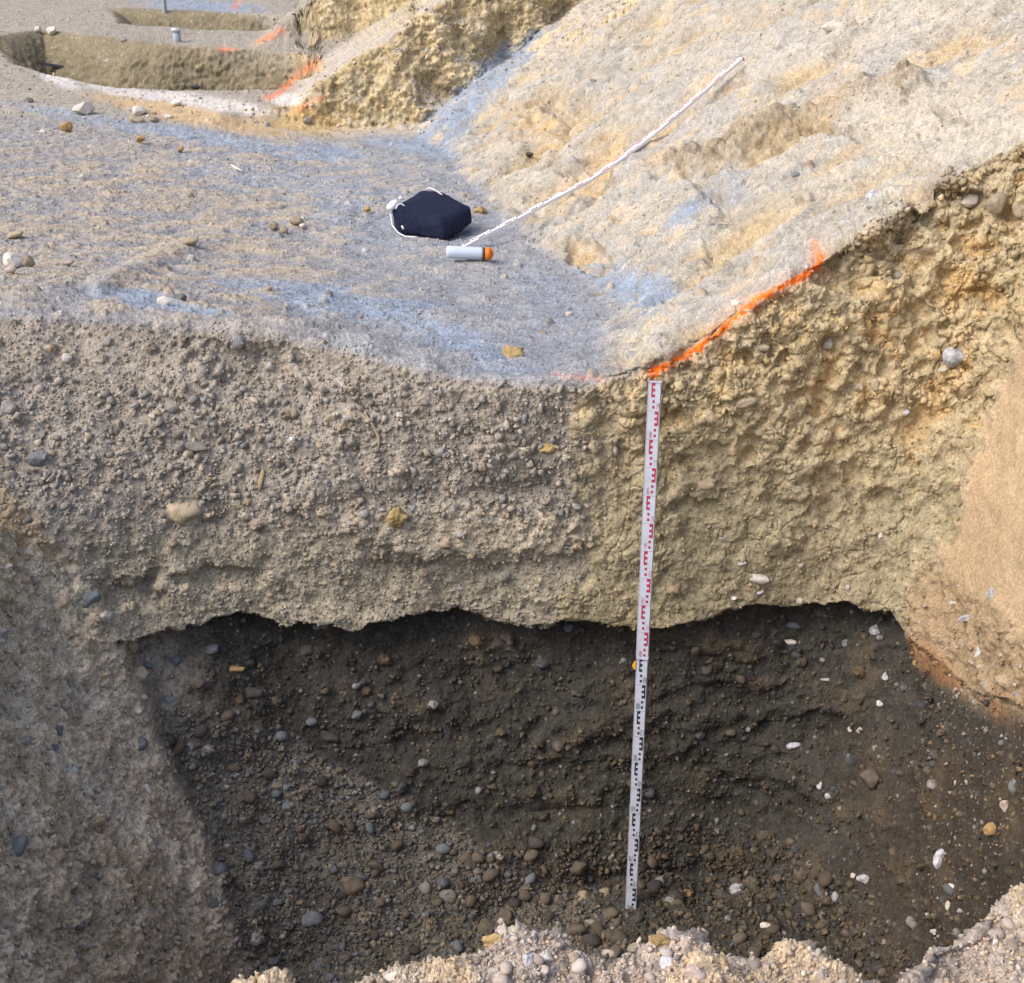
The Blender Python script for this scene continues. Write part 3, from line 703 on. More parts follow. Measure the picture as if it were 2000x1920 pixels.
def staff_marks(z0, n0, n1, wdt, yoff):
    """E shaped centimetre fields; numbers n0..n1-1 name the decimetres"""
    bm = bmesh.new(); W2 = wdt / 2
    def X_(f): return -W2 + f * wdt
    for k in range(n0, n1):
        zt = z0 + (k - n0 + 1) * .1
        left = (k % 2 == 1)
        if left: sp, te, sq, nx = (.22, .34), (.22, .54), (.34, .55), .66
        else: sp, te, sq, nx = (.80, .92), (.58, .92), (.56, .77), .10
        quad(bm, X_(sp[0]), X_(sp[1]), zt - .051, zt - .001, yoff)
        inner = (sp[1], te[1]) if left else (te[0], sp[0])
        for q in (0, 2, 4): quad(bm, X_(inner[0]), X_(inner[1]), zt - .011 - q * .01, zt - .001 - q * .01, yoff)
        for q in (6, 8): quad(bm, X_(sq[0]), X_(sq[1]), zt - .0105 - q * .01, zt - .001 - q * .01, yoff)
        digits(bm, '%02d' % k, X_(nx), zt - .093, .021, yoff)
        quad(bm, X_(.02), X_(.98), zt - .1004, zt - .0996, yoff - .0001)
    return bm
# foot and head of the staff from the picture, with the lean it has
Bp = at(1232, 1782, 4.20); Tp = at(1280, 747, 4.20)
best = None
for yt in np.linspace(4.2, 4.8, 61):
    q = at(1280, 747, yt); d = abs(np.linalg.norm(q - Bp) - 2.0)
    if best is None or d < best[0]: best = (d, q)
Tp = at(1280, 747, 4.50)
axis = Vector(Tp - Bp); LEN = axis.length; axis.normalize()
st_root = empty('levelling_staff', Bp)
yax = Vector((0, 1, 0)); xax = yax.cross(axis).normalized(); yax = axis.cross(xax).normalized()
turn = Matrix.Rotation(math.radians(-14), 3, axis); xax = turn @ xax; yax = turn @ yax
st_root.rotation_euler = Matrix((xax, yax, axis)).transposed().to_euler()
st_root.scale = (1, 1, LEN / 2.0); LEN = 2.0
tag(st_root, 'white levelling staff standing upright in the pit against the cut wall, red marks above black', 'levelling staff')
bm = bmesh.new(); bx_(bm, -.019, .019, -.002, .022, 0, 1.0, .0012); lo = bm_obj('lower_section', bm, M_staff, st_root, False)
bm = bmesh.new(); bx_(bm, -.0205, .0205, -.006, .020, 1.004, LEN, .0012); up = bm_obj('upper_section', bm, M_staff, st_root, False)
bm = bmesh.new(); bx_(bm, -.0225, -.0192, .0005, .021, .002, .998, .0006); bm_obj('side_rail', bm, M_side, st_root, False)
bm = bmesh.new(); bx_(bm, -.0245, -.0207, -.004, .020, 1.006, LEN - .004, .0006); bm_obj('side_rail', bm, M_side, st_root, False)
bm_obj('black_markings', staff_marks(0.0, 0, 10, .038, -.0026), M_blk, lo, False)
bm_obj('red_markings', staff_marks(1.0, 10, 20, .041, -.0066), M_red, up, False)
bm = bmesh.new(); bx_(bm, -.022, .022, -.0085, .022, .997, 1.0065, .001); bm_obj('joint_collar', bm, M_staff, st_root, False)
bm = bmesh.new(); bx_(bm, -.0235, .0235, -.0085, .022, LEN - .001, LEN + .004, .001); bm_obj('top_cap', bm, M_staff, st_root, False)
bm = bmesh.new(); bx_(bm, -.031, -.0226, -.004, .008, .955, .985, .002); bx_(bm, -.036, -.030, -.004, .006, .962, .976, .0015); bm_obj('latch', bm, M_yel, st_root, False)

# ------------------------------------------------------------------ the measuring rod lying on the slope
pts2 = []
for (qx, qy) in ((905, 482), (960, 452), (1010, 427), (1080, 388), (1150, 352), (1220, 305), (1290, 250), (1360, 190), (1410, 146), (1449, 113)):
    P, nn, i = surf(qx, qy); pts2.append((P, nn, qx, qy))
P0, P9 = pts2[0][0] + np.array([0, 0, .01]), pts2[-1][0] + np.array([0, 0, .02])
def rod_pt(t):
    q = P0 * (1 - t) + P9 * t
    return q
tq = np.array([(q[2] - 905) / 544. for q in pts2]); yq = np.array([q[0][1] for q in pts2])
pf = np.polyfit(tq, yq, 2); off = np.min(yq - np.polyval(pf, tq)); curve = [at(q[2], q[3], np.polyval(pf, t) + off - .05) for q, t in zip(pts2, tq)]
curve = np.array(curve)
seglen = np.concatenate([[0], np.cumsum(np.linalg.norm(np.diff(curve, axis=0), axis=1))]); RL = seglen[-1]
def rod(s): return np.array([np.interp(s, seglen, curve[:, k]) for k in range(3)])
for _ in range(3):
    pass
rod_root = empty('measuring_rod', curve[0])
tag(rod_root, 'long white measuring rod with red and black marks lying up the sandy slope', 'levelling staff')
up_n = Vector((-.35, -.45, .82)).normalized()
def rod_frame(s):
    p = Vector(rod(s)); d = Vector(rod(min(RL, s + .02)) - rod(max(0, s - .02))).normalized(); w = d.cross(up_n).normalized(); n_ = w.cross(d); return p, d, w, n_
def rod_strip(s0, s1, w0, w1, n0, n1, steps, bm):
    ss = np.linspace(s0, s1, steps + 1); rings = []
    for s in ss:
        p, d, w, n_ = rod_frame(s); p = p - Vector(curve[0]); rings.append([bm.verts.new(p + w * a + n_ * b) for a, b in ((w0, n0), (w1, n0), (w1, n1), (w0, n1))])
    for a, b in zip(rings, rings[1:]):
        for k in range(4): bm.faces.new([a[k], a[(k + 1) % 4], b[(k + 1) % 4], b[k]])
    bm.faces.new(rings[0]); bm.faces.new(rings[-1][::-1])
M_rod = paint_mat('rod_white', L(238, 232, 234), dirt=.12); nsec = int(math.ceil(RL)); secs = np.linspace(0, RL, nsec + 1)
for k in range(nsec):
    bm = bmesh.new(); hw = .0155 - .001 * k; rod_strip(secs[k], secs[k + 1] - .004, -hw, hw, -.012, .008 - .0006 * k, 20, bm); so = bm_obj('section', bm, M_rod, rod_root, False)
    bm = bmesh.new(); s = secs[k] + .01; q = 0
    while s < secs[k + 1] - .06:
        side = 1 if q % 2 else -1; lo_, hi_ = (-hw * .8, -hw * .1) if side < 0 else (hw * .1, hw * .8)
        rod_strip(s, s + .05, lo_ if side < 0 else hi_ - .006, lo_ + .006 if side < 0 else hi_, .0078 - .0006 * k, .0088 - .0006 * k, 1, bm)
        for z_ in (0, .02, .04, .065, .085): rod_strip(s + z_, s + z_ + .010, lo_, hi_, .0078 - .0006 * k, .0086 - .0006 * k, 1, bm)
        s += .1; q += 1
    bm_obj('markings', bm, M_blk if k == 0 else M_red, so, False)
bm = bmesh.new(); rod_strip(RL - .003, RL + .006, -.02, .02, -.014, .008, 1, bm); bm_obj('end_cap', bm, M_red, rod_root, False)

# ------------------------------------------------------------------ the bag
def cloth_mat(name, c, rough=.85):
    m, b, n, l = new_mat(name, rough, .2)
    tc = n.new('ShaderNodeTexCoord'); ns = n.new('ShaderNodeTexNoise'); ns.inputs['Scale'].default_value = 9; ns.inputs['Detail'].default_value = 9; ns.inputs['Roughness'].default_value = .65
    l.new(tc.outputs['Object'], ns.inputs['Vector']); cr = n.new('ShaderNodeValToRGB')
    cr.color_ramp.elements[0].position = .64; cr.color_ramp.elements[0].color = (*c, 1); cr.color_ramp.elements[1].position = .86; cr.color_ramp.elements[1].color = (*L(120, 118, 112), 1)
    l.new(ns.outputs['Fac'], cr.inputs[0]); l.new(cr.outputs[0], b.inputs['Base Color'])
    n2 = n.new('ShaderNodeTexNoise'); n2.inputs['Scale'].default_value = 16; n2.inputs['Detail'].default_value = 4; l.new(tc.outputs['Object'], n2.inputs['Vector'])
    bu = n.new('ShaderNodeBump'); bu.inputs['Strength'].default_value = .6; bu.inputs['Distance'].default_value = .03; l.new(n2.outputs['Fac'], bu.inputs['Height']); l.new(bu.outputs[0], b.inputs['Normal'])
    return m
M_navy = cloth_mat('navy_cloth', (.011, .015, .038)); M_cord = paint_mat('white_cord', L(225, 222, 222), .8, .2, .2); M_paper = paint_mat('white_cloth', L(232, 230, 236), .8, .2, .1)
G = surf(868, 474)[0]; yA = G[1]
A0 = at(868, 472, yA); A1 = at(864, 436, yA + .02)
B0 = at(926, 436, yA + .28); B1 = at(924, 400, yA + .28)
D0 = at(772, 458, yA + .12); D1 = at(760, 402, yA + .14)
C0 = at(826, 425, yA + .52); C1 = at(822, 368, yA + .50)
E0 = at(872, 430, yA + .5); E1 = at(872, 380, yA + .45)
gz = min(A0[2], D0[2]) 
bag = empty('bag', (float(A0[0]), float(A0[1]), float(A0[2])))
tag(bag, 'navy blue cloth bag with white cords slumped on the gravel ledge', 'bag')
bm = bmesh.new()
org = Vector(A0)
V_ = [bm.verts.new(Vector(p) - org) for p in (A0, B0, E0, C0, D0, A1, B1, E1, C1, D1)]
bm.faces.new(V_[0:5][::-1]); bm.faces.new(V_[5:10])
for k in range(5): bm.faces.new([V_[k], V_[(k + 1) % 5], V_[5 + (k + 1) % 5], V_[5 + k]])
bmesh.ops.bevel(bm, geom=list(bm.edges), offset=.045, segments=4, affect='EDGES', profile=.55)
bmesh.ops.triangulate(bm, faces=[f for f in bm.faces if len(f.verts) > 4])
bmesh.ops.subdivide_edges(bm, edges=list(bm.edges), cuts=2, use_grid_fill=True, smooth=.25)
bmesh.ops.subdivide_edges(bm, edges=list(bm.edges), cuts=1, use_grid_fill=True)
vv = np.array([v.co[:] for v in bm.verts], F32); dn = noise(vv, 4, 1) * .024 + noise(vv, 9, 2) * .010
wr = np.abs(noise(np.stack([vv[:, 0] * 1.2 + vv[:, 1] * .4, vv[:, 1] * .3, vv[:, 2]], 1), 14, 5)); dn = dn - -.004 * np.clip(.25 - wr, 0, 1) / .25
bm.normal_update()
for v, d in zip(bm.verts, dn): v.co += v.normal * float(d)
bm_obj('body', bm, M_navy, bag)
def cord(pl, r=.006):
    bm = bmesh.new(); p = np.array([at(*q) for q in pl]); t = np.linspace(0, len(p) - 1, 24)
    tube(bm, [Vector([float(np.interp(u, np.arange(len(p)), p[:, k])) for k in range(3)]) - org for u in t], r); return bm_obj('cord', bm, M_cord, bag)
cord([(763, 418, yA + .07), (766, 440, yA + .04), (778, 455, yA + .01), (792, 462, yA - .01), (814, 463, yA - .02)], .0046)
cord([(832, 370, yA + .46), (838, 367, yA + .44), (848, 370, yA + .40), (864, 381, yA + .38)], .0042)
cord([(773, 408, yA + .08), (777, 400, yA + .09), (784, 398, yA + .10), (790, 402, yA + .10)], .0042)
bm = bmesh.new(); tube(bm, [Vector(at(785, 441, yA + .035)) - org, Vector(at(788, 448, yA + .03)) - org], .006); bm_obj('cord_lock', bm, M_cord, bag)
def flap(pl, nm):
    bm = bmesh.new(); vs = [bm.verts.new(Vector(at(*q)) - org) for q in pl]; f = bm.faces.new(vs)
    r = bmesh.ops.extrude_face_region(bm, geom=[f]); bmesh.ops.translate(bm, vec=(0, .05, 0), verts=[v for v in r['geom'] if isinstance(v, bmesh.types.BMVert)])
    bmesh.ops.bevel(bm, geom=list(bm.edges), offset=.008, segments=2, affect='EDGES'); bm_obj(nm, bm, M_paper, bag)
flap([(753, 408, yA + .12), (757, 398, yA + .13), (768, 391, yA + .15), (779, 392, yA + .16), (777, 402, yA + .13), (765, 413, yA + .10)], 'towel')
flap([(777, 390, yA + .20), (778, 383, yA + .21), (788, 386, yA + .21), (786, 392, yA + .20)], 'towel')

# ------------------------------------------------------------------ the bottle
M_bot = paint_mat('bottle_grey', L(196, 206, 222), .35, .5, .12); M_or = paint_mat('cap_orange', (.85, .22, .01), .4, .5, .05); M_ring = paint_mat('neck_brown', L(84, 50, 40), .5, .4, .05)
Gb = surf(905, 507)[0]; yb = Gb[1]
Lb = Vector(at(872, 492, yb)); Rb = Vector(at(942, 495, yb + .015)); bx = (Rb - Lb).normalized(); rb = 12.2 / FPX * (yb * CP + (CH - Gb[2]) * SP)
bot = empty('bottle', Lb); tag(bot, 'pale blue-grey drinking bottle with orange cap lying on the gravel', 'bottle')
def lathe(name, prof, mat, par_):
    bm = bmesh.new(); tube(bm, [bx * s for s, r in prof], [r for s, r in prof], 28); return bm_obj(name, bm, mat, par_)
Lbl = (Rb - Lb).length
lathe('body', [(0, rb * .82), (.004, rb * .93), (.012, rb), (.03, rb), (Lbl - .02, rb), (Lbl - .008, rb * .97), (Lbl, rb * .93)], M_bot, bot)
lathe('neck_ring', [(Lbl + .0005, rb * .96), (Lbl + .004, rb * 1.0), (Lbl + .012, rb * 1.0), (Lbl + .014, rb * .95)], M_ring, bot)
cap = lathe('cap', [(Lbl + .0145, rb * .98), (Lbl + .018, rb * 1.02), (Lbl + .034, rb * 1.02), (Lbl + .040, rb * .92), (Lbl + .046, rb * .6)], M_or, bot)
bm = bmesh.new(); nb = bx.cross(Vector((0, 0, 1))).normalized()
tube(bm, [bx * (Lbl + .034 + .022 * math.sin(a)) + Vector((0, 0, 1)) * (rb * .75 * math.cos(a)) - nb * 0 for a in np.linspace(0, math.pi, 12)], .0075, 8); bm_obj('carry_loop', bm, M_or, cap)

# ------------------------------------------------------------------ small things far off
M_pvc = paint_mat('grey_pipe', L(150, 158, 170), .5, .4, .3); M_pvcd = paint_mat('dark_plastic', L(60, 66, 76), .5, .4, .3)
G, _, i = surf(322, 26)
Pp = Vector(at(322, 25, G[1])); r_ = 8.5 / FPX * G[1] * .94 / 2
bm = bmesh.new(); tube(bm, [(0, 0, -.15), (0, 0, 0), (.01, 0, .6), (.015, 0, 1.1)], r_, 14); o = bm_obj('post', bm, M_pvc, None); o.location = Pp
tag(o, 'plain grey post standing beyond the farthest pit at the top edge', 'post')
G, _, i = surf(346, 80); Pp = Vector(at(346, 79, G[1])); k = G[1] * .94 / FPX
root = empty('pipe_stub', Pp); tag(root, 'short grey pipe stub with pale rim standing between the two far pits', 'pipe')
bm = bmesh.new(); tube(bm, [(0, 0, -.05), (0, 0, 0), (-.004, 0, 17 * k)], 8 * k, 18); bm_obj('pipe', bm, M_pvcd if False else M_pvc, root)
bm = bmesh.new(); tube(bm, [(-.004, 0, 16.5 * k), (-.005, 0, 23 * k)], 9.6 * k, 18); bm_obj('rim', bm, paint_mat('pale_rim', L(205, 210, 218)), root)
G, _, i = surf(105, 136); Pp = Vector(at(105, 134, G[1])); k = G[1] * .94 / FPX
bm = bmesh.new(); bx_(bm, -21 * k, 20 * k, -.04, .04, -.01, 4 * k, .004); o = bm_obj('metal_bar', bm, M_pvcd, None, False); o.location = Pp + Vector((0, 0, .03)); o.rotation_euler = (0, math.radians(9), .1)
tag(o, 'thin dark metal bar lying on the pale dust at the far left', 'bar')
G, _, i = surf(382, 172); Pp = Vector(at(382, 170, G[1])); k = G[1] * .94 / FPX
v = stone_shape(ICO2[0], 99, .5, .2) * np.array([11 * k, .05, 5.5 * k]); o = link('plastic_scrap', mesh_from('plastic_scrap', v, ICO2[1]), M_pvcd); o.location = Pp + Vector((0, 0, .01))
tag(o, 'crumpled black scrap on the near rim of the far pit', 'scrap')
M_stick = paint_mat('bleached_wood', L(222, 212, 196), .8, .2, .2); M_root = paint_mat('root_wood', L(158, 140, 112), .9, .1, .3)
def stick(name, pl, r, mat, lab, cat='stick'):
    P = [Vector(surf(x, y)[0]) + Vector((0, -.006, .008)) for x, y in pl]
    bm = bmesh.new(); n_ = len(P); o0 = P[0].copy()
    tube(bm, [p - o0 for p in P], [r * (1 - .5 * abs(2 * q / (n_ - 1) - 1)) for q in range(n_)], 7); o = bm_obj(name, bm, mat); o.location = o0; tag(o, lab, cat)
stick('stick', [(451, 323), (460, 329), (474, 336)], .010, M_stick, 'short bleached white stick lying on the grey ledge left of the bag')
stick('root', [(508, 960), (510, 945), (514, 930), (515, 920)], .012, M_root, 'pale root end sticking up out of the grey gravel apron', 'root')
stick('root', [(738, 885), (741, 868), (740, 855), (728, 832), (716, 815)], .007, M_root, 'thin curved root hanging down the grey gravel wall', 'root')
stick('stick', [(1752, 162), (1758, 170), (1762, 176)], .008, M_root, 'tiny dark twig on the sandy slope right of the rod')

# ------------------------------------------------------------------ stones one can point to
S = [
 (164, 212, 44, 27, 'white', 'large white rounded boulder at the back left edge of the ledge'),
 (272, 217, 32, 18, 'white', 'pale stone topmost of the small pile behind the ledge'),
 (268, 235, 34, 17, 'tan', 'oblong tan stone in front of the small pile behind the ledge'),
 (299, 234, 24, 17, 'tan', 'round tan stone right end of the small pile behind the ledge'),
 (330, 228, 18, 9, 'white', 'small flat white stone right of the pile behind the ledge'),
 (344, 198, 22, 14, 'white', 'white stone on the ridge crest beyond the ledge'),
 (57, 195, 18, 14, 'grey', 'grey stone in rubble left of the large white boulder'),
 (75, 58, 16, 12, 'white', 'pale round stone at far upper left beside another'),
 (102, 60, 22, 15, 'white', 'larger pale stone at far upper left beside a smaller one'),
 (242, 78, 14, 9, 'grey', 'grey stone on the left brink of the far pit'),
 (523, 246, 12, 12, 'blue', 'round blue-grey pebble under the ochre ridge face'),
 (600, 236, 20, 14, 'grey', 'grey stone stuck in the ochre ridge face'),
 (130, 247, 26, 19, 'orange', 'ochre block on the far part of the ledge, below the white boulder'),
 (273, 270, 22, 15, 'orange', 'rusty brown stone on the far middle of the ledge'),
 (352, 290, 15, 10, 'orange', 'small flat ochre stone right of the rusty brown one'),
 (84, 257, 16, 9, 'white', 'small flat white stone left of the ochre block on the ledge'),
 (25, 508, 38, 27, 'white', 'white round cobble at the left edge of the ledge'),
 (57, 509, 25, 21, 'tan', 'tan cobble touching the white cobble at the left edge'),
 (21, 526, 24, 14, 'pink', 'pinkish flat cobble in front of the white one at left edge'),
 (131, 513, 28, 15, 'pink', 'pale pinkish stone half sunk in the left of the ledge'),
 (30, 458, 34, 13, 'tan', 'flat tan stone behind the white cobble at left edge'),
 (580, 432, 27, 18, 'tan', 'tan cobble rightmost of the three together on the ledge'),
 (533, 441, 23, 17, 'tan', 'tan cobble leftmost of the three together on the ledge'),
 (555, 450, 18, 14, 'tan', 'smallest tan cobble nearest of the three on the ledge'),
 (375, 470, 30, 18, 'tan', 'tan stone alone in the wheel rut on the ledge'),
 (718, 408, 18, 11, 'orange', 'small ochre stone left of the bag'),
 (590, 440, 12, 8, 'white', 'tiny white stone right of the three tan cobbles'),
 (938, 412, 30, 18, 'clod', 'ochre earth clod behind the right end of the bag'),
 (1001, 692, 46, 38, 'clod', 'ochre clod lying on the blue-grey dust near the cut edge'),
 (322, 589, 36, 19, 'white', 'pale stone in the blue dust at the left of the cut edge'),
 (353, 582, 26, 18, 'blue', 'blue-grey stone touching the pale stone near the cut edge'),
 (524, 563, 15, 10, 'tan', 'small tan pebble at the back of the blue dust'),
 (358, 998, 90, 60, 'tan', 'largest boulder of the grey apron, tan with a worn smooth face'),
 (17, 796, 36, 36, 'grey', 'grey angular cobble at the left edge of the apron'),
 (74, 846, 30, 32, 'grey', 'grey cobble on the left of the apron above the lilac one'),
 (76, 894, 50, 32, 'blue', 'bluish broad cobble at the far left of the apron'),
 (335, 794, 36, 28, 'grey', 'blocky grey cobble in the middle left of the apron'),
 (349, 873, 36, 28, 'grey', 'wedge shaped grey stone at left of a long one in the apron'),
 (382, 872, 52, 22, 'grey', 'long grey stone leaning beside a wedge shaped one'),
 (434, 878, 27, 27, 'grey', 'grey cobble right of the long leaning stone in the apron'),
 (409, 822, 22, 24, 'grey', 'rounded grey stone above the long leaning stone'),
 (527, 852, 24, 24, 'grey', 'round grey cobble in the centre of the apron'),
 (646, 816, 30, 16, 'tan', 'flat pale stone in the centre of the apron'),
 (685, 812, 22, 28, 'tan', 'upright tan stone right of the flat pale stone'),
 (780, 810, 17, 20, 'white', 'small pale stone right of centre in the apron'),
 (795, 856, 22, 18, 'grey', 'small grey stone at the right of the apron'),
 (858, 882, 22, 28, 'grey', 'upright grey stone at the right of the apron'),
 (130, 699, 22, 20, 'white', 'small pale stone high on the left of the wall'),
 (210, 668, 20, 18, 'grey', 'small grey stone just below the left cut edge'),
 (430, 943, 26, 14, 'tan', 'flat tan stone right of the large boulder'),
 (462, 986, 40, 16, 'tan', 'long tan stone below right of the large boulder'),
 (823, 968, 22, 26, 'blue', 'pale blue-grey stone low in the apron'),
 (775, 1012, 44, 44, 'clod', 'ochre clod patch low in the grey apron'),
 (1070, 875, 40, 22, 'clod', 'ochre clod in the grey wall left of the standing staff'),
 (178, 1168, 44, 32, 'blue', 'blue-grey cobble in the hollow at the left corner'),
 (242, 1190, 26, 22, 'tan', 'tan stone right of the blue-grey cobble in the hollow'),
 (622, 1222, 26, 29, 'grey', 'grey stone jutting from the lip over the dark gravel'),
 (256, 1262, 30, 40, 'tan', 'upper tan oval stone in the left corner of the pit'),
 (272, 1317, 40, 32, 'tan', 'lower tan stone in the left corner of the pit'),
 (328, 1368, 40, 24, 'blue', 'blue-grey slab set in the left of the dark gravel'),
 (345, 1290, 22, 20, 'blue', 'small bluish stone at the upper left of the dark gravel'),
 (415, 1268, 34, 22, 'blue', 'slate blue stone under the lip on the left'),
 (603, 1270, 52, 24, 'dark', 'flat dark stone under the lip in the left half'),
 (460, 1307, 40, 14, 'orange', 'thin ochre stone in the left of the dark gravel'),
 (487, 1352, 62, 26, 'dark', 'long dark lens shaped stone with a pale edge'),
 (537, 1372, 28, 22, 'brown', 'brown stone right of the lens shaped one'),
 (393, 1344, 18, 14, 'dark', 'small dark stone left of the lens shaped one'),
 (696, 1396, 28, 22, 'blue', 'dark bluish stone alone in the dark gravel'),
 (545, 1432, 32, 20, 'brown', 'flat brown stone midway down the dark gravel'),
 (640, 1440, 52, 22, 'dark', 'pair-like long dark stone midway down the dark gravel'),
 (548, 1459, 18, 16, 'tan', 'small pale stone midway down the dark gravel'),
 (276, 1452, 34, 34, 'blue', 'greenish grey oval stone at the edge of the left wall'),
 (82, 1462, 38, 28, 'pink', 'pinkish stone on the left wall beside a blue one'),
 (106, 1460, 26, 20, 'blue', 'bright blue-grey stone beside the pinkish one on the left wall'),
 (117, 1432, 22, 34, 'blue', 'upright blue-grey stone above the pinkish one on left wall'),
 (40, 1655, 36, 62, 'blue', 'tall blue-grey slab low on the left wall'),
 (120, 1668, 34, 40, 'tan', 'rounded tan stone low on the left wall'),
 (200, 1677, 28, 30, 'tan', 'tan stone right of the rounded one low on the left wall'),
 (289, 1541, 13, 24, 'white', 'thin pale stone standing at the foot edge of the left wall'),
 (420, 1768, 22, 40, 'blue', 'pale bluish sliver at the foot of the left wall'),
 (383, 1520, 24, 22, 'brown', 'brown cobble at the top of the rubble fan'),
 (690, 1729, 58, 42, 'brown', 'large brown egg shaped cobble on the rubble fan'),
 (606, 1797, 56, 38, 'blue', 'blue-grey angular block on the rubble fan'),
 (724, 1834, 48, 42, 'brown', 'big brown cobble low on the rubble fan near the rim'),
 (622, 1890, 27, 42, 'blue', 'blue-grey stone standing by the near rim'),
 (560, 1574, 22, 26, 'blue', 'bluish cobble high on the rubble fan'),
 (540, 1532, 26, 24, 'tan', 'tan cobble high on the rubble fan'),
 (587, 1620, 16, 16, 'orange', 'small ochre pebble on the rubble fan'),
 (615, 1607, 18, 18, 'blue', 'small bluish pebble on the rubble fan'),
 (916, 1688, 38, 52, 'brown', 'upright rusty sided block at the foot of the dark wall'),
 (927, 1718, 36, 17, 'blue', 'flat blue-grey stone below the rusty sided block'),
 (903, 1729, 30, 24, 'dark', 'purplish dark stone left of the flat blue-grey one'),
 (875, 1749, 38, 28, 'grey', 'pale grey cobble left of the purplish dark one'),
 (830, 1735, 28, 30, 'grey', 'round grey cobble on the pit floor left of the pale grey one'),
 (983, 1787, 40, 40, 'brown', 'large brown cobble on the floor left of the staff foot'),
 (950, 1812, 40, 36, 'brown', 'big brown cobble overlapping the rim of the floor rubble'),
 (1045, 1758, 34, 34, 'brown', 'round brown cobble midway between block and staff foot'),
 (1092, 1757, 26, 26, 'brown', 'small round brown cobble nearer the staff foot'),
 (1140, 1750, 32, 32, 'tan', 'tan cobble left of the staff foot'),
 (1181, 1743, 30, 26, 'tan', 'tan cobble touching the left of the staff foot'),
 (1122, 1776, 28, 22, 'brown', 'rusty cobble in front of the tan ones by the staff foot'),
 (1155, 1800, 26, 12, 'grey', 'flat grey stone in front of the staff foot'),
 (1199, 1814, 16, 12, 'quartz', 'tiny glinting quartz pebble in front of the staff foot'),
 (1344, 1746, 24, 22, 'orange', 'ochre cobble on the floor right of the staff foot'),
 (1440, 1735, 34, 28, 'quartz', 'blue-white quartz cobble on the floor right of the staff'),
 (1410, 1748, 36, 22, 'dark', 'dark flat cobble left of the blue-white quartz one'),
 (1598, 1740, 22, 30, 'blue', 'slate blue upright cobble on the right of the floor'),
 (1630, 1752, 16, 22, 'quartz', 'white flecked stone right of the slate blue cobble'),
 (1497, 1806, 26, 14, 'white', 'bright white stone near the near rim'),
 (1512, 1751, 16, 14, 'quartz', 'small glinting stone between quartz and slate cobbles'),
 (1560, 1705, 24, 28, 'brown', 'brown cobble behind the slate blue one'),
 (1831, 1676, 20, 42, 'quartz', 'white streaked stone low in the right dark wall'),
 (1859, 1731, 17, 17, 'white', 'white chip below the white streaked stone'),
 (1852, 1769, 17, 20, 'white', 'second white chip lower on the right dark wall'),
 (1823, 1820, 18, 12, 'white', 'white chip on the right rim edge'),
 (1690, 1718, 40, 20, 'quartz', 'quartz stone low on the right of the floor'),
 (1666, 1713, 14, 18, 'white', 'small white chip left of the low quartz stone'),
 (1980, 1535, 30, 34, 'blue', 'slate blue stone at the right edge in the dark wall'),
 (1962, 1573, 26, 30, 'pink', 'pinkish stone below the slate blue one at right edge'),
 (1935, 1619, 38, 28, 'orange', 'rusty stone below the pinkish one at right edge'),
 (1492, 1635, 44, 28, 'brown', 'wide brown stone in the dark wall above the floor'),
 (1700, 1520, 52, 44, 'brown', 'large half buried rounded boulder in the dark right corner'),
 (1601, 1535, 14, 18, 'quartz', 'white speck stone in the dark wall, upper of two'),
 (1616, 1555, 14, 12, 'quartz', 'white speck stone in the dark wall, lower of two'),
 (1547, 1457, 34, 14, 'quartz', 'pale elongated stone in the dark wall'),
 (1660, 1423, 12, 16, 'white', 'left white chip of a pair in the dark wall'),
 (1678, 1428, 16, 18, 'white', 'right white chip of a pair in the dark wall'),
 (1717, 1373, 16, 16, 'white', 'white chip above the pair in the dark wall'),
 (1763, 1345, 20, 14, 'blue', 'lilac stone right above in the dark wall'),
 (1728, 1322, 14, 20, 'quartz', 'pale narrow stone near the upper right of the dark wall'),
 (1712, 1232, 32, 30, 'quartz', 'pale glinting stone under the lip at right'),
 (1787, 1295, 13, 12, 'orange', 'yellow pebble on the rusty boundary'),
 (1655, 1257, 26, 18, 'blue', 'lilac stone under the lip right of the staff'),
 (1545, 1255, 26, 12, 'white', 'thin pale stone under the lip right of the staff'),
 (1552, 1222, 32, 16, 'blue', 'slate stone just below the lip right of the staff'),
 (1614, 1327, 26, 12, 'quartz', 'thin bluish glint stone in the dark wall'),
 (1430, 1308, 40, 16, 'dark', 'flat half buried stone in the dark wall right of the staff'),
 (1481, 1130, 46, 24, 'white', 'white and pink oblong stone in the loam right of the staff'),
 (1449, 1102, 20, 12, 'white', 'white oval pebble above the oblong white stone'),
 (1483, 1158, 20, 10, 'quartz', 'lilac white pebble below the oblong white stone'),
 (1434, 1168, 16, 12, 'white', 'white pebble just above the lip'),
 (1562, 1173, 14, 16, 'white', 'white chip at the lip below a reddish stone'),
 (1563, 1104, 16, 16, 'pink', 'pinkish pebble above a greenish one in the loam'),
 (1412, 1050, 16, 10, 'white', 'white pebble in the olive loam right of the staff'),
 (1720, 1047, 12, 12, 'white', 'white pebble on the smooth grey loam'),
 (1655, 1147, 12, 12, 'white', 'white pebble right part of the loam above the lip'),
 (1866, 696, 58, 46, 'quartz', 'large grey quartz cobble in the loam wall at right'),
 (1843, 722, 24, 11, 'white', 'white chip left below the large quartz cobble'),
 (1769, 807, 20, 15, 'quartz', 'quartz pebble in the middle of the loam wall'),
 (1413, 840, 22, 15, 'white', 'white pebble in the ochre wall right of the staff'),
 (1455, 788, 46, 22, 'tan', 'flat olive tan slab in the ochre wall'),
 (1490, 678, 30, 18, 'tan', 'tan slab end below the orange paint line'),
 (1617, 672, 24, 26, 'grey', 'grey stone among clods of the ochre wall'),
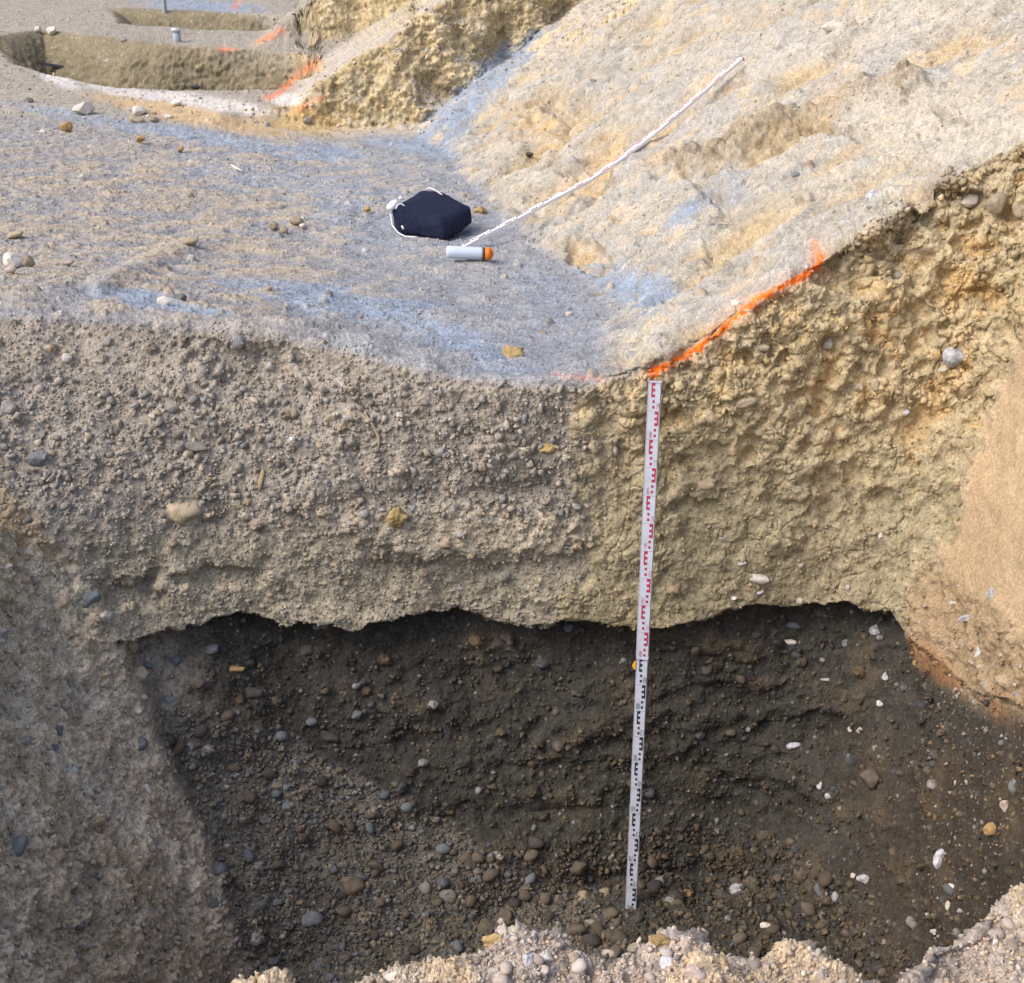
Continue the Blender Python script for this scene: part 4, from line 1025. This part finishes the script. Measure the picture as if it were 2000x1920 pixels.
 (1380, 947, 36, 22, 'tan', 'olive rounded stone low in the ochre wall'),
 (1710, 752, 20, 28, 'tan', 'upright olive stone in the ochre wall'),
 (1754, 537, 14, 12, 'grey', 'grey pebble in the overhanging clod'),
 (1770, 588, 12, 12, 'white', 'white pebble below the overhanging clod'),
 (1553, 342, 20, 12, 'blue', 'bluish pebble on the upper slope'),
 (1936, 1160, 26, 28, 'quartz', 'white quartz lump on the orange sand wall'),
 (1888, 1208, 40, 16, 'quartz', 'long curved white stone on the sand wall'),
 (1911, 1272, 16, 34, 'quartz', 'narrow white stone standing in the sand wall'),
 (1862, 1178, 20, 10, 'white', 'small white stone left of the quartz lump'),
 (1942, 1253, 12, 14, 'white', 'tiny white chip right of the narrow standing stone'),
 (1898, 389, 40, 32, 'white', 'pale stone left of three at the brink at right'),
 (1948, 397, 46, 44, 'tan', 'middle tan stone of three at the brink at right'),
 (1990, 408, 24, 40, 'tan', 'right tan stone of three at the brink at the picture edge'),
 (1706, 384, 30, 30, 'quartz', 'bluish white stone at the brink of the pit'),
 (1696, 408, 18, 11, 'blue', 'small blue stone below the bluish white one'),
 (1848, 379, 20, 15, 'grey', 'grey stone left of the pale stone at the brink'),
 (1626, 52, 44, 20, 'white', 'white boulder half sunk high on the sandy slope'),
 (1158, 158, 14, 8, 'blue', 'dark bluish pebble high on the slope'),
 (1033, 302, 18, 9, 'dark', 'dark pebble on the slope left of the rod'),
 (1112, 615, 16, 14, 'pink', 'reddish pebble on the gravel by the slope foot'),
 (1437, 592, 18, 14, 'white', 'pale stone above the orange paint line'),
 (1355, 650, 16, 14, 'pink', 'pale pinkish stone above the lower paint line'),
 (1033, 1874, 26, 42, 'quartz', 'lilac white stone standing in the near rim rubble'),
 (1064, 1864, 38, 32, 'white', 'pinkish white stone beside the standing one in the near rubble'),
 (1059, 1892, 32, 28, 'pink', 'pink-grey blocky stone below the pinkish white one'),
 (1302, 1880, 38, 44, 'quartz', 'smooth lilac grey oval stone in the near rim rubble'),
 (1354, 1898, 46, 34, 'pink', 'broad crusted pink stone at the bottom edge'),
 (976, 1908, 48, 30, 'pink', 'large pinkish lump at the bottom edge left of centre'),
 (768, 1903, 38, 22, 'white', 'white stone in the low rubble at the bottom edge'),
 (1290, 1838, 44, 26, 'clod', 'crumbly crest lump of the near rubble'),
 (965, 1838, 50, 28, 'clod', 'dark undersided clod crowning the near rubble'),
 (1238, 1850, 28, 22, 'tan', 'tan crumbly lump left of the crest lump'),
 (1190, 1862, 30, 24, 'pink', 'pink lump in the middle of the near rubble'),
 (1120, 1868, 30, 24, 'tan', 'tan lump right of the pinkish white stone in near rubble'),
]
FRONTSET = []
for s in S:
    x, y, w, h, c, lab = s
    clod = c == 'clod'
    front_ = y > 1830 and c in ('quartz', 'white', 'pink', 'tan', 'clod')
    put_stone(x, y, w, h, c, lab, roll=(x * 13 % 40) - 20 if abs(w - h) > 8 else 0, name='clod' if clod else 'stone', cat='earth clod' if clod else 'stone',
              ang=.3 + (x % 5) * .05 if not clod else .2, rough=.09 if not clod else .3, embed=(-.45 if (x < 560 and y > 1230) else (-.35 if y > 760 else 0.05)) if not clod else 0)
print('named stones', time.time() - T0)

# ------------------------------------------------------------------ cobbles of each zone (individuals), and loose gravel (stuff)
visv = vi[(fZ[vi] <= ZB[key] + .12)]
vpx, vpy = fpx[visv], fpy[visv]
def zone_pick(mask, n):
    idx = visv[mask[visv] > .5]
    return rng.choice(idx, n, replace=False) if len(idx) > n else idx
protos = [stone_shape(ICO2[0], 200 + k, .2 + .07 * (k % 6), .10) * np.array([1, .72 + .04 * (k % 5), .62 + .05 * (k % 4)]) for k in range(10)]
pm = {}
def proto_mesh(k, colr):
    if (k, colr) not in pm:
        me = mesh_from('cobble', protos[k], ICO2[1]); me.materials.append(SM[colr]); me.polygons.foreach_set('use_smooth', np.ones(len(me.polygons), bool)); pm[(k, colr)] = me
    return pm[(k, colr)]
cname = {'brown': 'brown', 'grey': 'grey', 'blue': 'blue-grey', 'tan': 'tan', 'dark': 'dark', 'pink': 'pinkish', 'white': 'pale', 'clod': 'ochre'}
def scatter_ind(mask, n, smin, smax, cols, where, group):
    for i in zone_pick(mask, n):
        c = cols[rng.integers(len(cols))]; k = int(rng.integers(10)); r = smin * (smax / smin) ** rng.random() ** 1.6
        o = bpy.data.objects.new('cobble', proto_mesh(k, c)); scene.collection.objects.link(o)
        o.scale = (r, r, r); o.rotation_euler = tuple(rng.uniform(-.6, .6, 2)) + (rng.uniform(0, 6.28),)
        o.location = pos[i] + NF[i] * r * .18 + np.array([0, 0, r * .1])
        tag(o, '%s cobble %s' % (cname[c], where), 'cobble', group + ', ' + cname[c])
talf = ((talus > .5) & (Y > 3.3)).astype(float)
flo = ((floor_m > .5) & (px > 900) & (Y > 3.3)).astype(float)
dk_m = ((dark > .6) & (talus < .3) & (floor_m < .3)).astype(float)
apr = ((onwall > .5) & (ochre < .4) & (py > 740) & (py < 1010)).astype(float)
nr_m = ((near > .5) & (Y > 1.7)).astype(float)
scatter_ind(talf, 90, .016, .042, ['brown', 'brown', 'blue', 'brown', 'dark'], 'loose in the rubble fan at the lower left of the pit', 'cobbles of the rubble fan')
scatter_ind((lw > .6).astype(float), 30, .010, .022, ['blue', 'tan', 'grey', 'tan'], 'set in the scraped left wall of the pit', 'cobbles of the left wall')
scatter_ind(flo, 60, .018, .042, ['brown', 'brown', 'dark', 'brown'], 'lying on the dark pit floor', 'cobbles on the pit floor')
scatter_ind(dk_m, 45, .012, .026, ['dark', 'brown', 'blue', 'dark'], 'stuck in the dark gravel wall', 'cobbles in the dark wall')
scatter_ind(apr, 60, .012, .026, ['grey', 'grey', 'tan', 'grey'], 'loose on the grey apron of the wall', 'cobbles of the apron')
scatter_ind(nr_m, 36, .009, .019, ['pink', 'tan', 'white', 'pink'], 'in the rubble on the near rim of the pit', 'cobbles on the near rim')
# loose gravel
def gravel(name, label, specs):
    Vs, Fs, Cs = [], [], []; off = 0
    base, faces = ICO1
    gp = [stone_shape(base, 300 + k, .75, .24) * np.array([1, .62 + .03 * k, .5 + .03 * k]) for k in range(12)]
    for mask, n, smin, smax, cols in specs:
        idx = zone_pick(mask, n); m = len(idx)
        if m == 0: continue
        r = (smin * (smax / smin) ** (rng.random(m) ** 2.2)) * np.clip(fZ[idx] / 5., .45, 2.2)
        q = rng.normal(size=(m, 4)); q /= np.linalg.norm(q, axis=1)[:, None]
        w, x, y, z = q.T
        R = np.stack([1 - 2 * (y * y + z * z), 2 * (x * y - z * w), 2 * (x * z + y * w), 2 * (x * y + z * w), 1 - 2 * (x * x + z * z), 2 * (y * z - x * w), 2 * (x * z - y * w), 2 * (y * z + x * w), 1 - 2 * (x * x + y * y)], 1).reshape(m, 3, 3)
        g_ = np.stack(gp)[rng.integers(12, size=m)]
        v = np.einsum('mij,mvj->mvi', R, g_) * r[:, None, None] + (pos[idx] + NF[idx] * (r * .25)[:, None])[:, None, :]
        f = faces[None] + (np.arange(m) * len(base))[:, None, None] + off
        cc = np.array([lin(c) for c in cols])[rng.integers(len(cols), size=m)] * rng.uniform(.7, 1.25, m)[:, None]
        cc = cc * .5 + col[idx] * .5
        Vs.append(v.reshape(-1, 3)); Fs.append(f.reshape(-1, 3)); Cs.append(np.repeat(cc, len(base), 0)); off += m * len(base)
    V = np.concatenate(Vs); F = np.concatenate(Fs); C = np.clip(np.concatenate(Cs), 0, .9)
    me = mesh_from(name, V, F); a = me.color_attributes.new('Col', 'FLOAT_COLOR', 'POINT'); a.data.foreach_set('color', np.concatenate([C, np.ones((len(C), 1))], 1).astype(F32).ravel())
    me.materials.append(EARTH); o = bpy.data.objects.new(name, me); scene.collection.objects.link(o)
    tag(o, label, 'gravel', None, 'stuff'); return o
cg = ((160, 152, 144), (174, 164, 150), (140, 140, 142), (184, 174, 160), (150, 138, 124)); cd = ((98, 86, 70), (112, 98, 80), (92, 94, 96), (84, 72, 58), (130, 112, 88))
cs = ((188, 168, 136), (170, 160, 148), (204, 196, 186), (176, 146, 100), (150, 150, 156)); cn = ((206, 184, 160), (196, 176, 160), (214, 200, 188), (200, 170, 124), (184, 168, 156))
ct = ((122, 114, 100), (116, 116, 118), (104, 96, 84), (136, 126, 110), (100, 106, 116))
gr_w = ((onwall > .5) & (ochre < .5)).astype(float)
oc_w = ((onwall > .5) & (ochre > .5)).astype(float); lg = (ledge > .5).astype(float); sl = (slopeA > .5).astype(float); lwm = (lw > .5).astype(float)
rwm = ((rw > .5) & (below > -130) & (py > 1000)).astype(float); fr_ = ((fa > .5) & (inhole < .3)).astype(float)
gravel('apron_gravel', 'loose grey gravel covering the apron of the cut wall', [(gr_w, 9000, .003, .012, cg), (apr, 1700, .006, .026, cg)])
gravel('pit_gravel', 'dark gravel and pebbles on the pit floor and lower walls', [(dk_m, 3500, .004, .014, cd), (talf, 6500, .005, .018, ct), (flo, 3000, .006, .02, cd), (rwm, 650, .004, .015, ((196, 190, 186), (170, 140, 104), (140, 116, 88)))])
gravel('ledge_gravel', 'scattered fine gravel on the ledge and the sandy slope', [(lg, 6500, .0025, .008, ((176, 170, 162), (190, 180, 166), (206, 202, 198), (166, 162, 160))), (sl, 4000, .003, .008, ((206, 192, 166), (200, 196, 190), (214, 208, 200))), (fr_, 1500, .004, .012, cs)])
gravel('wall_gravel', 'small stones stuck in the loam wall and the left wall', [(oc_w, 3000, .003, .013, ((176, 150, 104), (160, 142, 104), (186, 160, 116), (150, 140, 120))), (lwm, 4500, .003, .020, cg)])
gravel('rim_rubble', 'pinkish tan crumbs and pebbles heaped on the near rim', [(nr_m, 9000, .0035, .018, cn)])
crm = ((onwall > .5) & (ochre > .5) & (py < 800) & (crumb > .35) & (py > 782 - (px - 1260) * .7)).astype(float)
edge_ = ((np.abs(Pg - Bg) < .06) & (Y > 3.5) & (px > 1640)).astype(float)
co = ((176, 156, 118), (164, 148, 114), (184, 168, 134), (170, 146, 104))
gravel('loam_crumbs', 'crumbly ochre loam clods on the upper cut wall and its broken brink', [(crm, 500, .005, .026, co), (edge_, 700, .006, .026, co)])
print('done', time.time() - T0)
